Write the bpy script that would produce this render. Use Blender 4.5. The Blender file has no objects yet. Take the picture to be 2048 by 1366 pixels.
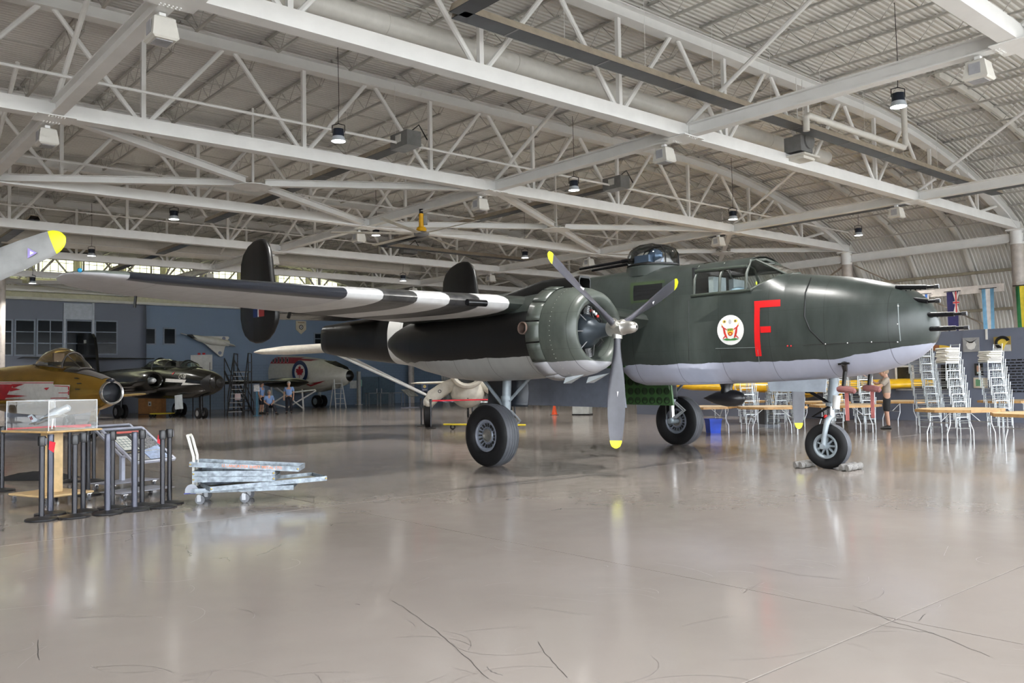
import bpy, math, random
from mathutils import Vector, Matrix
D = bpy.data
SCN = bpy.context.scene
COL = SCN.collection
rnd = random.Random(7)
R_ = math.radians

# ---------------------------------------------------------------- camera (solved from the photograph, 2048x1366)
FPX, PITCH, ROLL, CAMH = 1711.7, R_(2.668), R_(-1.037), 1.551
_fw = Vector((0, math.cos(PITCH), math.sin(PITCH)))
_up = Vector((0, -math.sin(PITCH), math.cos(PITCH)))
_rt = Vector((1, 0, 0))
CR = math.cos(ROLL) * _rt + math.sin(ROLL) * _up
CU = -math.sin(ROLL) * _rt + math.cos(ROLL) * _up
CPOS = Vector((0, 0, CAMH))
cd = D.cameras.new('camera'); cam = D.objects.new('camera', cd); COL.objects.link(cam)
cd.sensor_width = 36.0; cd.lens = FPX * 36.0 / 2048.0; cd.clip_end = 400
m = Matrix.Identity(4)
for i, a in enumerate((CR, CU, -_fw)):
    m[0][i], m[1][i], m[2][i] = a
m.translation = CPOS
cam.matrix_world = m
SCN.camera = cam

# ---------------------------------------------------------------- sky light through the open hangar front
w = D.worlds.new('sky'); SCN.world = w; w.use_nodes = True
bg = w.node_tree.nodes['Background']
bg.inputs[0].default_value = (0.90, 0.95, 1.0, 1); bg.inputs[1].default_value = 5.2
SCN.view_settings.view_transform = 'Standard'; SCN.view_settings.look = 'None'
SCN.view_settings.gamma = 1.0; SCN.view_settings.use_curve_mapping = False
SCN.view_settings.exposure = 0.66
SCN.cycles.max_bounces = 5; SCN.cycles.diffuse_bounces = 4; SCN.cycles.glossy_bounces = 2
SCN.cycles.transparent_max_bounces = 8; SCN.cycles.sample_clamp_indirect = 6.0
SCN.cycles.use_adaptive_sampling = True; SCN.cycles.adaptive_threshold = .12; SCN.cycles.adaptive_min_samples = 12; SCN.cycles.caustics_reflective = False; SCN.cycles.caustics_refractive = False

# ---------------------------------------------------------------- frames of reference
def ray(x, y): return _fw + CR * ((x - 1024) / FPX) - CU * ((y - 683) / FPX)
def ground(x, y, z=0.0):
    d = ray(x, y); return CPOS + d * ((z - CAMH) / d.z)
def at_depth(x, y, dep):
    d = ray(x, y); return CPOS + d * (dep / d.y)
YAW = R_(49.151)
ROOM = Matrix.Translation((16.423 * 1.255, 27.574 * 1.255, 0)) @ Matrix.Rotation(R_(90) - YAW, 4, 'Z')
ROOMI = ROOM.inverted()
def RW(t, q, z=0.0): return ROOM @ Vector((t, q, z))      # room: t along the trusses, q away from the open front
HC, DP = 7.501, 7.295                                      # truss bottom chord height, truss spacing

# ---------------------------------------------------------------- mesh collecting
class MB:
    def __init__(s): s.v = []; s.f = []; s.mi = []; s.cur = 0
    def add(s, vs, fs):
        b = len(s.v); s.v += [tuple(p) for p in vs]
        for f in fs: s.f.append([b + i for i in f]); s.mi.append(s.cur)
        return s
    def box(s, c, sz, M=None):
        x, y, z = [k / 2 for k in sz]
        vs = [Vector((a * x, b * y, e * z)) for a in (-1, 1) for b in (-1, 1) for e in (-1, 1)]
        if M is not None: vs = [M @ p for p in vs]
        c = Vector(c)
        return s.add([p + c for p in vs], [(0, 1, 3, 2), (4, 6, 7, 5), (0, 4, 5, 1), (2, 3, 7, 6), (0, 2, 6, 4), (1, 5, 7, 3)])
    def bar(s, p0, p1, wd, ht, up=(0, 0, 1)):
        p0, p1 = Vector(p0), Vector(p1); d = (p1 - p0); L = d.length; d = d / L
        u = Vector(up); sd = d.cross(u)
        if sd.length < 1e-4: u = Vector((1, 0, 0)); sd = d.cross(u)
        sd.normalize(); u = sd.cross(d)
        vs = [p + sd * (a * wd / 2) + u * (b * ht / 2) for p in (p0, p1) for a, b in ((-1, -1), (1, -1), (1, 1), (-1, 1))]
        return s.add(vs, [(3, 2, 1, 0), (4, 5, 6, 7), (0, 1, 5, 4), (1, 2, 6, 5), (2, 3, 7, 6), (3, 0, 4, 7)])
    def ibeam(s, p0, p1, wd, ht, th=.025):
        u = Vector((0, 0, 1)); h = u * (ht / 2 - th / 2); p0, p1 = Vector(p0), Vector(p1)
        s.bar(p0 + h, p1 + h, wd, th); s.bar(p0 - h, p1 - h, wd, th)
        return s.bar(p0, p1, th, ht - 2 * th)
    def tube(s, pts, r, n=10, cap=True):
        pts = [Vector(p) for p in pts]
        rs = r if isinstance(r, (list, tuple)) else [r] * len(pts)
        prev = None; rings = []
        for i, p in enumerate(pts):
            d = (pts[min(i + 1, len(pts) - 1)] - pts[max(i - 1, 0)]).normalized()
            if prev is None:
                a = Vector((0, 0, 1)) if abs(d.z) < .9 else Vector((1, 0, 0))
                a = (a - d * a.dot(d)).normalized()
            else:
                a = prev - d * prev.dot(d)
                a.normalize()
            prev = a; b = d.cross(a)
            rings.append([p + (a * math.cos(2 * math.pi * k / n) + b * math.sin(2 * math.pi * k / n)) * rs[i] for k in range(n)])
        return s.loft(rings, cap, cap)
    def loft(s, rings, cap0=False, cap1=False, closed=True):
        n = len(rings[0]); vs = [p for r in rings for p in r]; fs = []
        for i in range(len(rings) - 1):
            for k in range(n if closed else n - 1):
                a = i * n + k; b = i * n + (k + 1) % n
                fs.append((a, b, b + n, a + n))
        if cap0: fs.append(tuple(range(n - 1, -1, -1)))
        if cap1: fs.append(tuple(range((len(rings) - 1) * n, len(rings) * n)))
        return s.add(vs, fs)
    def lathe(s, prof, o=(0, 0, 0), ax=(0, 0, 1), n=24, cap=False):
        o, ax = Vector(o), Vector(ax).normalized()
        a = Vector((0, 0, 1)) if abs(ax.z) < .9 else Vector((1, 0, 0))
        a = (a - ax * a.dot(ax)).normalized(); b = ax.cross(a)
        rings = [[o + ax * x + (a * math.cos(2 * math.pi * k / n) + b * math.sin(2 * math.pi * k / n)) * max(r, 1e-4) for k in range(n)] for x, r in prof]
        return s.loft(rings, cap, cap)
    def prism(s, poly, f, th):
        """poly: 2d outline; f(u,v,w) -> point; w = +-th/2"""
        n = len(poly)
        vs = [f(u, v, -th / 2) for u, v in poly] + [f(u, v, th / 2) for u, v in poly]
        return s.add(vs, [tuple(range(n - 1, -1, -1)), tuple(range(n, 2 * n))] + [(k, (k + 1) % n, n + (k + 1) % n, n + k) for k in range(n)])
    def sphere(s, c, r, n=12, m_=8, sc=(1, 1, 1)):
        c = Vector(c)
        rings = []
        for i in range(1, m_):
            t = math.pi * i / m_
            rings.append([c + Vector((sc[0] * r * math.sin(t) * math.cos(2 * math.pi * k / n), sc[1] * r * math.sin(t) * math.sin(2 * math.pi * k / n), -sc[2] * r * math.cos(t))) for k in range(n)])
        return s.loft(rings, True, True)
    def mesh(s, name, mats, smooth=35):
        me = D.meshes.new(name); me.from_pydata(s.v, [], s.f)
        for mm in (mats if isinstance(mats, (list, tuple)) else [mats]): me.materials.append(mm)
        if any(s.mi): me.polygons.foreach_set('material_index', s.mi)
        if smooth:
            me.polygons.foreach_set('use_smooth', [True] * len(me.polygons))
            try: me.set_sharp_from_angle(angle=R_(smooth))
            except Exception: pass
        me.update(); return me
    def build(s, name, mats, parent=None, smooth=35, M=None, label=None, cat=None, group=None, kind=None):
        return put(name, s.mesh(name, mats, smooth), parent, M, label, cat, group, kind)
def tag(o, label=None, cat=None, group=None, kind=None):
    if label: o['label'] = label
    if cat: o['category'] = cat
    if group: o['group'] = group
    if kind: o['kind'] = kind
    return o
def put(name, me, parent=None, M=None, label=None, cat=None, group=None, kind=None):
    o = D.objects.new(name, me); COL.objects.link(o)
    if parent is not None: o.parent = parent
    if M is not None: o.matrix_local = M
    return tag(o, label, cat, group, kind)
def thing(name, label, cat, loc=(0, 0, 0), rz=0.0, group=None, M=None, kind=None):
    if M is None: M = Matrix.Translation(loc) @ Matrix.Rotation(rz, 4, 'Z')
    o = D.objects.new(name, None); COL.objects.link(o); o.matrix_world = M
    o.empty_display_size = .2
    return tag(o, label, cat, group, kind)
def copy_tree(o, M, label=None, group=None):
    kids = {}
    for c in D.objects:
        if c.parent: kids.setdefault(c.parent, []).append(c)
    def rec(x, par):
        c = x.copy(); COL.objects.link(c); c.parent = par
        for k in kids.get(x, []): rec(k, c)
        return c
    r = rec(o, None); r.matrix_world = M
    if label: r['label'] = label
    if group: r['group'] = group
    return r

# ---------------------------------------------------------------- materials
MATS = {}
class NT:
    """small helper to write node graphs as expressions"""
    def __init__(s, name):
        s.m = D.materials.new(name); s.m.use_nodes = True; s.t = s.m.node_tree; s.n = s.t.nodes
        s.b = s.n['Principled BSDF']; s.out = s.n['Material Output']
    def node(s, typ, ins=(), **kw):
        x = s.n.new(typ)
        for k, v in kw.items(): setattr(x, k, v)
        for i, v in (ins.items() if isinstance(ins, dict) else enumerate(ins)):
            if v is None: continue
            if hasattr(v, 'links'): s.t.links.new(v, x.inputs[i])
            else: x.inputs[i].default_value = v
        return x
    def math(s, op, a, b=None, c=None): return s.node('ShaderNodeMath', (a, b, c), operation=op).outputs[0]
    def mix(s, fac, a, b, mode='MIX'):
        x = s.n.new('ShaderNodeMix'); x.data_type = 'RGBA'; x.blend_type = mode
        for i, v in ((0, fac), (6, a), (7, b)):
            if hasattr(v, 'links'): s.t.links.new(v, x.inputs[i])
            else: x.inputs[i].default_value = v if i == 0 else c4(v)
        return x.outputs[2]
    def obj(s):
        tc = s.node('ShaderNodeTexCoord'); sp = s.node('ShaderNodeSeparateXYZ', [tc.outputs['Object']])
        return tc.outputs['Object'], sp.outputs[0], sp.outputs[1], sp.outputs[2]
    def noise(s, vec, scale, det=4, rough=.55, dist=0):
        return s.node('ShaderNodeTexNoise', {'Vector': vec, 'Scale': scale, 'Detail': det, 'Roughness': rough, 'Distortion': dist}).outputs[0]
    def scaled(s, vec, sc):
        return s.node('ShaderNodeMapping', {'Vector': vec, 'Scale': sc}).outputs[0]
    def set(s, **kw):
        for k, v in kw.items():
            i = s.b.inputs[k.replace('_', ' ')]
            if hasattr(v, 'links'): s.t.links.new(v, i)
            else: i.default_value = c4(v) if isinstance(v, (tuple, list)) else v
        return s.m
    def bump(s, h, strength=.2, dist=.01):
        b = s.node('ShaderNodeBump', {'Height': h, 'Strength': strength, 'Distance': dist})
        s.t.links.new(b.outputs[0], s.b.inputs['Normal'])
def c4(v): return (v[0], v[1], v[2], 1.0)
def mat(name, col, rough=.5, metal=0.0, var=.14, scale=5.0, bump=0.0, coat=0.0, emit=0.0, spec=.5):
    if name in MATS: return MATS[name]
    t = NT(name); vec, x, y, z = t.obj()
    nz = t.noise(vec, scale)
    f = t.node('ShaderNodeMapRange', [nz, .3, .7, 1 - var, 1 + var]).outputs[0]
    vm = t.node('ShaderNodeVectorMath', {0: col, 'Scale': f}, operation='SCALE')
    t.set(Base_Color=vm.outputs[0], Roughness=rough, Metallic=metal)
    t.b.inputs['Specular IOR Level'].default_value = spec
    if coat: t.set(Coat_Weight=coat, Coat_Roughness=.08)
    if bump: t.bump(t.noise(vec, scale * 6), bump, .01)
    if emit: t.set(Emission_Color=col, Emission_Strength=emit)
    MATS[name] = t.m; return t.m
def glass(name, tint=(.9, .95, .95), gl=.10):
    if name in MATS: return MATS[name]
    t = NT(name); t.n.remove(t.b)
    fr = t.node('ShaderNodeFresnel', [1.45]).outputs[0]
    fac = t.math('MINIMUM', t.math('ADD', t.math('MULTIPLY', fr, .9), gl - .04), .9)
    tr = t.node('ShaderNodeBsdfTransparent', [c4(tint)]); g = t.node('ShaderNodeBsdfGlossy', {'Color': (1, 1, 1, 1), 'Roughness': .03})
    mx = t.node('ShaderNodeMixShader', [fac, tr.outputs[0], g.outputs[0]])
    t.t.links.new(mx.outputs[0], t.out.inputs[0]); MATS[name] = t.m; return t.m
# ================================================================ the hangar
WHITE = mat('white_steel_paint', (.80, .795, .78), .45, var=.04, scale=2)
CREAM = mat('cream_steel_paint', (.70, .68, .63), .55, var=.08, scale=2)
JOISTM = mat('joist_paint', (.50, .49, .46), .55, var=.1, scale=2)
DUCTM = mat('duct_paint', (.68, .66, .62), .4, var=.05)
BOLTM = mat('bolt_steel', (.78, .77, .74), .4)
def floor_mat():
    t = NT('polished_concrete'); vec, x, y, z = t.obj()
    tcw = t.node('ShaderNodeNewGeometry').outputs['Position']
    n1 = t.noise(tcw, .35, 5); n2 = t.noise(tcw, 3.0, 6, .65); n3 = t.noise(tcw, 40, 3)
    col = t.mix(t.node('ShaderNodeMapRange', [n1, .3, .7, 0, 1]).outputs[0], (.262, .226, .200), (.325, .282, .252))
    col = t.mix(t.math('MULTIPLY', t.node('ShaderNodeMapRange', [n2, .45, .75, 0, 1]).outputs[0], .35), col, (.30, .27, .24))
    col = t.mix(t.math('MULTIPLY', t.math('GREATER_THAN', n3, .70), .25), col, (.24, .22, .20))
    wv = t.noise(tcw, .8, 3)
    dv = t.node('ShaderNodeMix', data_type='VECTOR')
    vo = t.node('ShaderNodeTexVoronoi', {'Vector': t.node('ShaderNodeVectorMath', {0: tcw, 1: t.node('ShaderNodeTexNoise', {'Vector': tcw, 'Scale': 1.1, 'Detail': 5}).outputs[1]}, operation='ADD').outputs[0], 'Scale': .16}, feature='DISTANCE_TO_EDGE').outputs[0]
    ck = t.math('MULTIPLY', t.math('LESS_THAN', vo, .0008), t.math('GREATER_THAN', wv, .56))
    col = t.mix(t.math('MULTIPLY', ck, .7), col, (.10, .09, .085))
    r = t.node('ShaderNodeMapRange', [n2, .3, .7, .105, .185]).outputs[0]
    t.bump(t.noise(tcw, 1.2, 2), .004, .02)
    t.set(Base_Color=col, Roughness=r); t.b.inputs['Specular IOR Level'].default_value = .42
    return t.m
FLOORM = floor_mat()
# floor: joint base with the sawn slabs lying in it
jb = MB().box((-33, 15, -.107), (78, 62, .2)).build('floor', mat('joint_filler', (.035, .03, .028), .9, spec=.1), None, None, ROOM, kind='structure')
tj = [-72] + [-32.8 + 12.2 * k for k in range(-3, 3)] + [3.6]
qj = [-15.5] + [-10.1 + 7.3 * k for k in range(0, 8)] + [45.5]
for i in range(len(tj) - 1):
    for j in range(len(qj) - 1):
        a, b, c, d = tj[i] + .007, tj[i + 1] - .007, qj[j] + .007, qj[j + 1] - .007
        MB().box(((a + b) / 2, (c + d) / 2, -.05), (b - a, d - c, .1)).build('floor_slab', FLOORM, jb, None)
CRK = mat('crack_dark', (.05, .043, .038), .8)
def ribbon(mb, pts, w_):
    P_ = [Vector(p) for p in pts]; vs = []
    for i, p in enumerate(P_):
        d = (P_[min(i + 1, len(P_) - 1)] - P_[max(i - 1, 0)]).normalized(); n_ = Vector((-d.y, d.x, 0)) * w_ / 2
        vs += [p + n_, p - n_]
    mb.add(vs, [(2 * i, 2 * i + 1, 2 * i + 3, 2 * i + 2) for i in range(len(P_) - 1)])
for line in ([(784, 1203), (806, 1213), (830, 1232), (868, 1258), (905, 1290), (940, 1322), (985, 1366)], [(1075, 1284), (1090, 1306), (1112, 1330), (1142, 1362)], [(1706, 1211), (1735, 1222), (1790, 1245), (1850, 1262), (1900, 1280), (2000, 1322)], [(1760, 1250), (1830, 1262), (1880, 1268)], [(1850, 1228), (1835, 1246)], [(560, 1040), (700, 1048), (860, 1060)], [(1500, 1130), (1600, 1150), (1700, 1160)], [(75, 1280), (78, 1330)]):
    pts = []
    for (a, b), (c, d) in zip(line, line[1:]):
        for i in range(5):
            g = ROOMI @ ground(a + (c - a) * i / 5 + rnd.uniform(-1.5, 1.5), b + (d - b) * i / 5 + rnd.uniform(-1, 1)); pts.append((g.x, g.y, .0012))
    mb = MB(); ribbon(mb, pts, .004); mb.build('floor_crack', CRK, jb, None)
sr = MB(); r2 = random.Random(11)
for i in range(80):
    c = ROOMI @ ground(r2.uniform(-100, 2150), r2.uniform(1090, 1400)); a = r2.uniform(0, 6.28); L = r2.uniform(.05, .7); b = r2.uniform(-1.2, 1.2)
    if not (-70 < c.x < 3 and -14 < c.y < 40): continue
    ribbon(sr, [(c.x + L * k / 6 * math.cos(a + b * k / 6), c.y + L * k / 6 * math.sin(a + b * k / 6), .0008) for k in range(7)], r2.choice((.0015, .002, .003)))
sr.build('floor_scratches', mat('scratch_brown', (.17, .145, .13), .3), jb, None, kind='stuff')
MB().box((-33, -56, -.06), (260, 81, .1)).build('bounce_apron', mat('bounce_apron_concrete', (.50, .49, .46), .8, scale=.5), None, None, ROOM, kind='structure')  # unseen ground outside, added to bounce skylight indoors and block sky from below

# roof line of the trusses (t, z): flat, then bending down past the columns
RP = [(-70, 9.86), (-13, 9.86)] + [(-13 + 1.3 * k, 9.86 - (1.3 * k) ** 2 / 72) for k in range(1, 10)] + [(0, 7.42), (.6, 7.0), (1.1, 6.45), (1.7, 5.7), (2.25, 4.8), (2.65, 3.8), (2.95, 2.6), (3.1, 1.3), (3.15, 0)]
def roofz(t):
    for (a, b), (c, d) in zip(RP, RP[1:]):
        if a <= t <= c: return b + (d - b) * (t - a) / (c - a)
    return RP[0][1]
def offs(path, d):
    out = []
    for i, (a, b) in enumerate(path):
        (c, e), (g, h_) = path[max(i - 1, 0)], path[min(i + 1, len(path) - 1)]
        L = math.hypot(g - c, h_ - e); out.append((a - d * (h_ - e) / L, b + d * (g - c) / L))
    return out
# fluted steel deck: real flutes running along the trusses
dk = MB(); up_, lo_ = offs(RP, .44), offs(RP, .40)
NF = int(59.2 / .152); qs = []
for k in range(NF):
    q = -14.6 + k * .152
    qs += [(q, 0), (q + .045, 0), (q + .066, 1), (q + .131, 1)]
rings = [[Vector(((up_[i] if s else lo_[i])[0], q, (up_[i] if s else lo_[i])[1])) for q, s in qs] for i in range(len(RP))]
dk.loft(rings, closed=False)
dk.build('ceiling', mat('roof_deck_paint', (.68, .67, .635), .6, var=.07, scale=.6), None, None, ROOM, kind='structure')
MB().box((-33.5, 15, 10.75), (80, 62, .1)).build('roof_slab', mat('roof_insulation', (.3, .3, .3), .9), None, None, ROOM, kind='structure')

# ---- trusses
NODES = [-4.0 * k + .07 for k in range(1, 18)]
LT = [-9.227, -21.62, -33.76, -45.9, -58.0]
def member_mesh(n): return n
vert_me = MB().bar((0, 0, 0), (0, 0, 1), .10, .10, (0, 1, 0)).mesh('web_vertical', WHITE, None)
diag_me = MB().tube([(0, 0, 0), (0, 0, 1)], .058, 8).mesh('web_diagonal', WHITE)
gus = MB().box((0, 0, 0), (.75, .62, .02))
for i in range(6):
    for j in (-1, 1):
        for e in (-1, 1):
            gus.tube([((i - 2.5) * .06 + e * .0, j * .24 + e * .03, -.01), ((i - 2.5) * .06, j * .24 + e * .03, -.028)], .013, 6)
gus_me = gus.mesh('gusset_plate', [WHITE], 40)
def stretch(p0, p1):
    p0, p1 = Vector(p0), Vector(p1); d = p1 - p0
    return Matrix.Translation(p0) @ d.to_track_quat('Z', 'Y').to_matrix().to_4x4() @ Matrix.Diagonal((1, 1, d.length, 1))
bc_me = MB().box((-35.0, 0, 0), (70, .30, .31)).mesh('bottom_chord', WHITE, None)
tcm = MB(); tp = [p for p in RP if p[0] <= 0]
for dz, wd, ht in ((.15, .32, .03), (-.15, .32, .03), (0, .03, .28)):
    pth = offs(tp, dz)
    tcm.loft([[Vector((a, s * wd / 2, b + u * ht / 2)) for s, u in ((-1, -1), (1, -1), (1, 1), (-1, 1))] for a, b in pth], True, True)
tc_me = tcm.mesh('top_chord', WHITE, None)
TRN = ['standing above the open hangar front', 'crossing over the open floor ahead of the bomber', 'with the white air duct lying along its bottom chord', 'over the bomber engine, first one with flat X bracing', 'behind the flat X bracing', 'just behind the yellow ceiling fan', 'with the thick air duct behind the tail fins', 'in front of the yellow-lit clerestory', 'against the blue end wall']
TRUSS = {}
for k in range(-2, 7):
    q = k * DP
    tr = thing('roof_truss', '', 'truss', M=ROOM @ Matrix.Translation((0, q, 0)), group='white steel roof trusses')
    tr['label'] = 'long white steel roof truss ' + TRN[k + 2]
    TRUSS[k] = tr
    put('bottom_chord', bc_me, tr, Matrix.Translation((0, 0, HC))); put('top_chord', tc_me, tr)
    for i, t in enumerate(NODES):
        zt = roofz(t) - .15
        if zt - HC > .3: put('web_vertical', vert_me, tr, stretch((t, 0, HC + .15), (t, 0, zt)))
        for s in (-1, 1):
            tt = t + s * 1.85
            if tt > -.2: continue
            zz = roofz(tt) - .14
            put('web_diagonal', diag_me, tr, stretch((t + s * .12, 0, HC + .12), (tt, 0, zz)))
    for t in LT[:3]: put('gusset_plate', gus_me, tr, Matrix.Translation((t, 0, HC - .17)))
# ---- cross beams, knee braces
cb_me = MB().ibeam((0, .16, 0), (0, DP - .16, 0), .24, .30, .03).mesh('beam', WHITE, None)
kb_me = MB().tube([(0, 0, 0), (0, -3.6, 2.05)], .055, 8).mesh('knee_brace', WHITE)
for t in LT:
    for k in range(-2, 6):
        o = put('cross_beam', cb_me, None, ROOM @ Matrix.Translation((t, k * DP, HC)), 'white steel cross beam bolted between two neighbouring roof trusses', 'beam', 'cross beams between the roof trusses')
        if k > -2: put('knee_brace', kb_me, o, Matrix.Translation((0, 0, .1)))
# ---- flat X bracing between the second and third truss
def xbrace(t0, t1, q0, q1, lab):
    r = thing('cross_brace', lab, 'brace', M=ROOM @ Matrix.Translation(((t0 + t1) / 2, (q0 + q1) / 2, HC)), group='flat X braces between trusses')
    a, b = (t1 - t0) / 2, (q1 - q0) / 2
    for sx, sy in ((-1, -1), (1, -1), (-1, 1), (1, 1)):
        L = math.hypot(a, b)
        MB().ibeam((sx * a * .35 / L, sy * b * .35 / L, -.02), (sx * (a - .3 * a / L), sy * (b - .3 * b / L), -.02), .2, .2, .02).build('brace_arm', WHITE, r, None)
    MB().lathe([(-.02, .01), (-.02, .55), (0, .55), (0, .01)], (0, 0, -.13), n=20).build('centre_plate', WHITE, r)
    MB().bar((0, 0, 0), (0, 0, 2.2), .06, .06).build('hanger', WHITE, r, None)
for (t0, t1), lab in zip((( -33.76, -21.62), (-21.62, -9.227), (-9.227, 0)), ('white flat X brace above the striped wing', 'white flat X brace above the bomber engine', 'white flat X brace ending at the columns')):
    xbrace(t0, t1, DP, 2 * DP, lab)
xbrace(-33.76, -21.62, 5 * DP, 6 * DP, 'white flat X brace in front of the clerestory'); 
# ---- open web joists
jm = MB(); jm.bar((0, .1, .25), (0, DP - .1, .25), .07, .05); jm.bar((0, .75, -.25), (0, DP - .75, -.25), .06, .05)
npan = 14
for i in range(npan):
    a = .45 + (DP - .9) * i / npan; b = .45 + (DP - .9) * (i + 1) / npan
    za, zb = (.25, -.25) if i % 2 == 0 else (-.25, .25)
    jm.tube([(0, a, za), (0, b, zb)], .011, 4, False)
jm.tube([(0, .12, .24), (0, .75, -.25)], .012, 4, False); jm.tube([(0, DP - .12, .24), (0, DP - .75, -.25)], .012, 4, False)
j_me = jm.mesh('roof_joist', JOISTM, None)
nj = 0
for k in range(-2, 6):
    for i in range(26):
        t = -1.0 - 2 * i
        if k >= 3 and i > 20: continue
        put('roof_joist', j_me, None, ROOM @ Matrix.Translation((t, k * DP, roofz(t) + .10 if t < -13 else roofz(t) + .10)), 'light open web steel joist spanning between roof trusses under the deck', 'joist', 'open web roof joists')
# ---- columns, eave beam, curved ribs
COLM = mat('column_beige', (.50, .45, .41), .5)
cm = MB().tube([(0, 0, 0), (0, 0, 6.75)], .235, 20)
c_me = cm.mesh('shaft', COLM); cap_me = MB().tube([(0, 0, 6.75), (0, 0, 7.3)], .245, 20).box((0, 0, 7.32), (.7, .6, .05)).mesh('capital', WHITE)
for k in range(-2, 7):
    o = thing('column', 'round beige steel column with white head carrying a roof truss', 'column', M=ROOM @ Matrix.Translation((0, k * DP, 0)), group='round columns along the side wall')
    put('shaft', c_me, o); put('capital', cap_me, o)
for t_, q_, lb in ((-33.5, 31.0, 'round beige column beside the lounge windows'),):
    p = at_depth(2, 640, 44.0)
    o = thing('column', lb, 'column', M=Matrix.Translation((p.x, p.y, 0)))
    MB().tube([(0, 0, 0), (0, 0, 7.35)], .20, 16).build('shaft', COLM, o)
    MB().box((0, 0, 3.45), (.02, .3, .3)).box((-.1, -.2, 3.45), (.28, .02, .28)).build('notice', mat('red_notice', (.6, .08, .07), .5), o, None)
eb_me = MB().ibeam((0, .26, 0), (0, DP - .26, 0), .28, .36, .03).mesh('beam', WHITE, None)
fb_me = MB().box((0, DP / 2, 0), (.12, DP - .5, .32)).mesh('beam', mat('flag_rail', (.66, .60, .55), .5), None)
wr = thing('wall_right', None, None, M=ROOM, kind='structure')
ribp = [p for p in RP if p[0] >= -.01]
def ribmesh(path, wd, dp, name):
    a, b = offs(path, .40), offs(path, .40 - dp)
    rb = MB().loft([[Vector((a[i][0], -wd / 2, a[i][1])), Vector((a[i][0], wd / 2, a[i][1])), Vector((b[i][0], wd / 2, b[i][1])), Vector((b[i][0], -wd / 2, b[i][1]))] for i in range(len(path))], True, True)
    return rb.mesh(name, CREAM, 30)
rib_me = ribmesh(ribp, .2, .34, 'wall_rib'); rib2_me = ribmesh([p for p in RP if -13 <= p[0]], .14, .2, 'wall_rib')
for k in range(-2, 6):
    put('eave_beam', eb_me, None, ROOM @ Matrix.Translation((0, k * DP, 7.02)), 'white eave beam running between two round columns', 'beam', 'eave beams between columns')
    if k in (-1, 0):
        put('flag_rail', fb_me, None, ROOM @ Matrix.Translation((-.35, k * DP + .2, 5.02)), 'pinkish horizontal rail between columns carrying hanging flags', 'rail', 'flag rails')
    for j in range(3):
        put('wall_rib', rib_me if j == 0 else rib2_me, wr, Matrix.Translation((0, k * DP + j * DP / 3, 0)))
    for z, t in ((5.95, 1.55), (4.35, 2.5)):
        MB().box((t + .18, (k + .5) * DP, z), (.16, DP - .3, .12)).build('girt', mat('girt_olive', (.34, .30, .22), .6), wr, None)
    if k in (-1, 0, 1):
        s = 1 if k != 0 else -1
        a, b = (k * DP + .3, (k + 1) * DP - .3) if s > 0 else ((k + 1) * DP - .3, k * DP + .3)
        MB().bar((.15, a, 6.7), (.15, a + (b - a) * .93, 3.2), .10, .05).build('sway_rod', mat('brace_brown', (.36, .30, .24), .6), wr, None)
# ---- end wall, partition, left wall, front header
def bluewall(name, base, block):
    t = NT(name); vec, x, y, z = t.obj()
    br = t.node('ShaderNodeTexBrick', {'Vector': vec, 'Color1': c4(base), 'Color2': c4([v * .95 for v in base]), 'Mortar': c4([v * .78 for v in base]), 'Scale': 1.0, 'Mortar Size': .012, 'Brick Width': .4, 'Row Height': .2})
    rt = t.node('ShaderNodeMapping', {'Vector': vec, 'Rotation': (R_(90), 0, 0)})
    t.t.links.new(rt.outputs[0], br.inputs['Vector'])
    col = t.mix(t.math('MULTIPLY', t.math('LESS_THAN', z, 3.1), 1.0 if block else 0.0), base, br.outputs[0])
    col = t.mix(t.math('MULTIPLY', t.noise(vec, .5), .25), col, [v * .85 for v in base])
    return t.set(Base_Color=col, Roughness=.45)
BLUE = bluewall('blue_wall_paint', (.185, .255, .365), True); BLUE2 = bluewall('slate_partition_paint', (.145, .162, .215), False)
QB = 44.5
wb = MB().box((-33, QB + .1, 3.45), (76, .2, 6.9)).build('wall_back', BLUE, None, None, ROOM, kind='structure')
MB().box((-33, QB + .12, 8.6), (76, .18, 3.4)).build('wall_back_upper', mat('cream_upper_wall', (.50, .48, .38), .6), None, None, ROOM, kind='structure')
MB().box((-33, QB - .15, 6.98), (76, .5, .16)).build('trim_1', CREAM, None, None, ROOM, kind='structure')
MB().box((-72, 15, 5.2), (.2, 61, 10.4)).build('wall_left', mat('left_wall_paint', (.36, .37, .38), .6), None, None, ROOM, kind='structure')
MB().box((-34, -14.9, 9.0), (76, .2, 3.0)).build('wall_front_header', mat('header_panel', (.62, .62, .60), .6), None, None, ROOM, kind='structure')
wp = MB().box((-9.1, 3.2, 1.465), (.2, 18.4, 2.93)).build('wall_partition', BLUE2, None, None, ROOM, kind='structure')
MB().box((-8.2, 12.4, 1.465), (2.0, .2, 2.93)).build('wall_partition_return', BLUE2, None, None, ROOM, kind='structure')
# clerestory windows
PANE = mat('lit_translucent_pane', (.93, .95, .62), .4, var=.05, emit=1.5)
FRM = mat('window_frame_grey', (.30, .30, .29), .5)
wi = 1
pw = 2.15
for i in range(11):
    t = -33.2 + i * 2.6
    o = MB().box((0, 0, 0), (pw, .06, 1.55)).build('window_%d' % wi, PANE, None, None, ROOM @ Matrix.Translation((t, QB - .02, 9.0)), kind='structure'); wi += 1
    g = MB()
    for a in range(6): g.box((-pw / 2 + pw * a / 5, -.05, 0), (.05 if a in (0, 5) else .03, .05, 1.55))
    for b in range(4): g.box((0, -.055, -.775 + 1.55 * b / 3), (pw, .05, .05 if b in (0, 3) else .03))
    g.build('muntin_grid', FRM, o, None)
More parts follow.
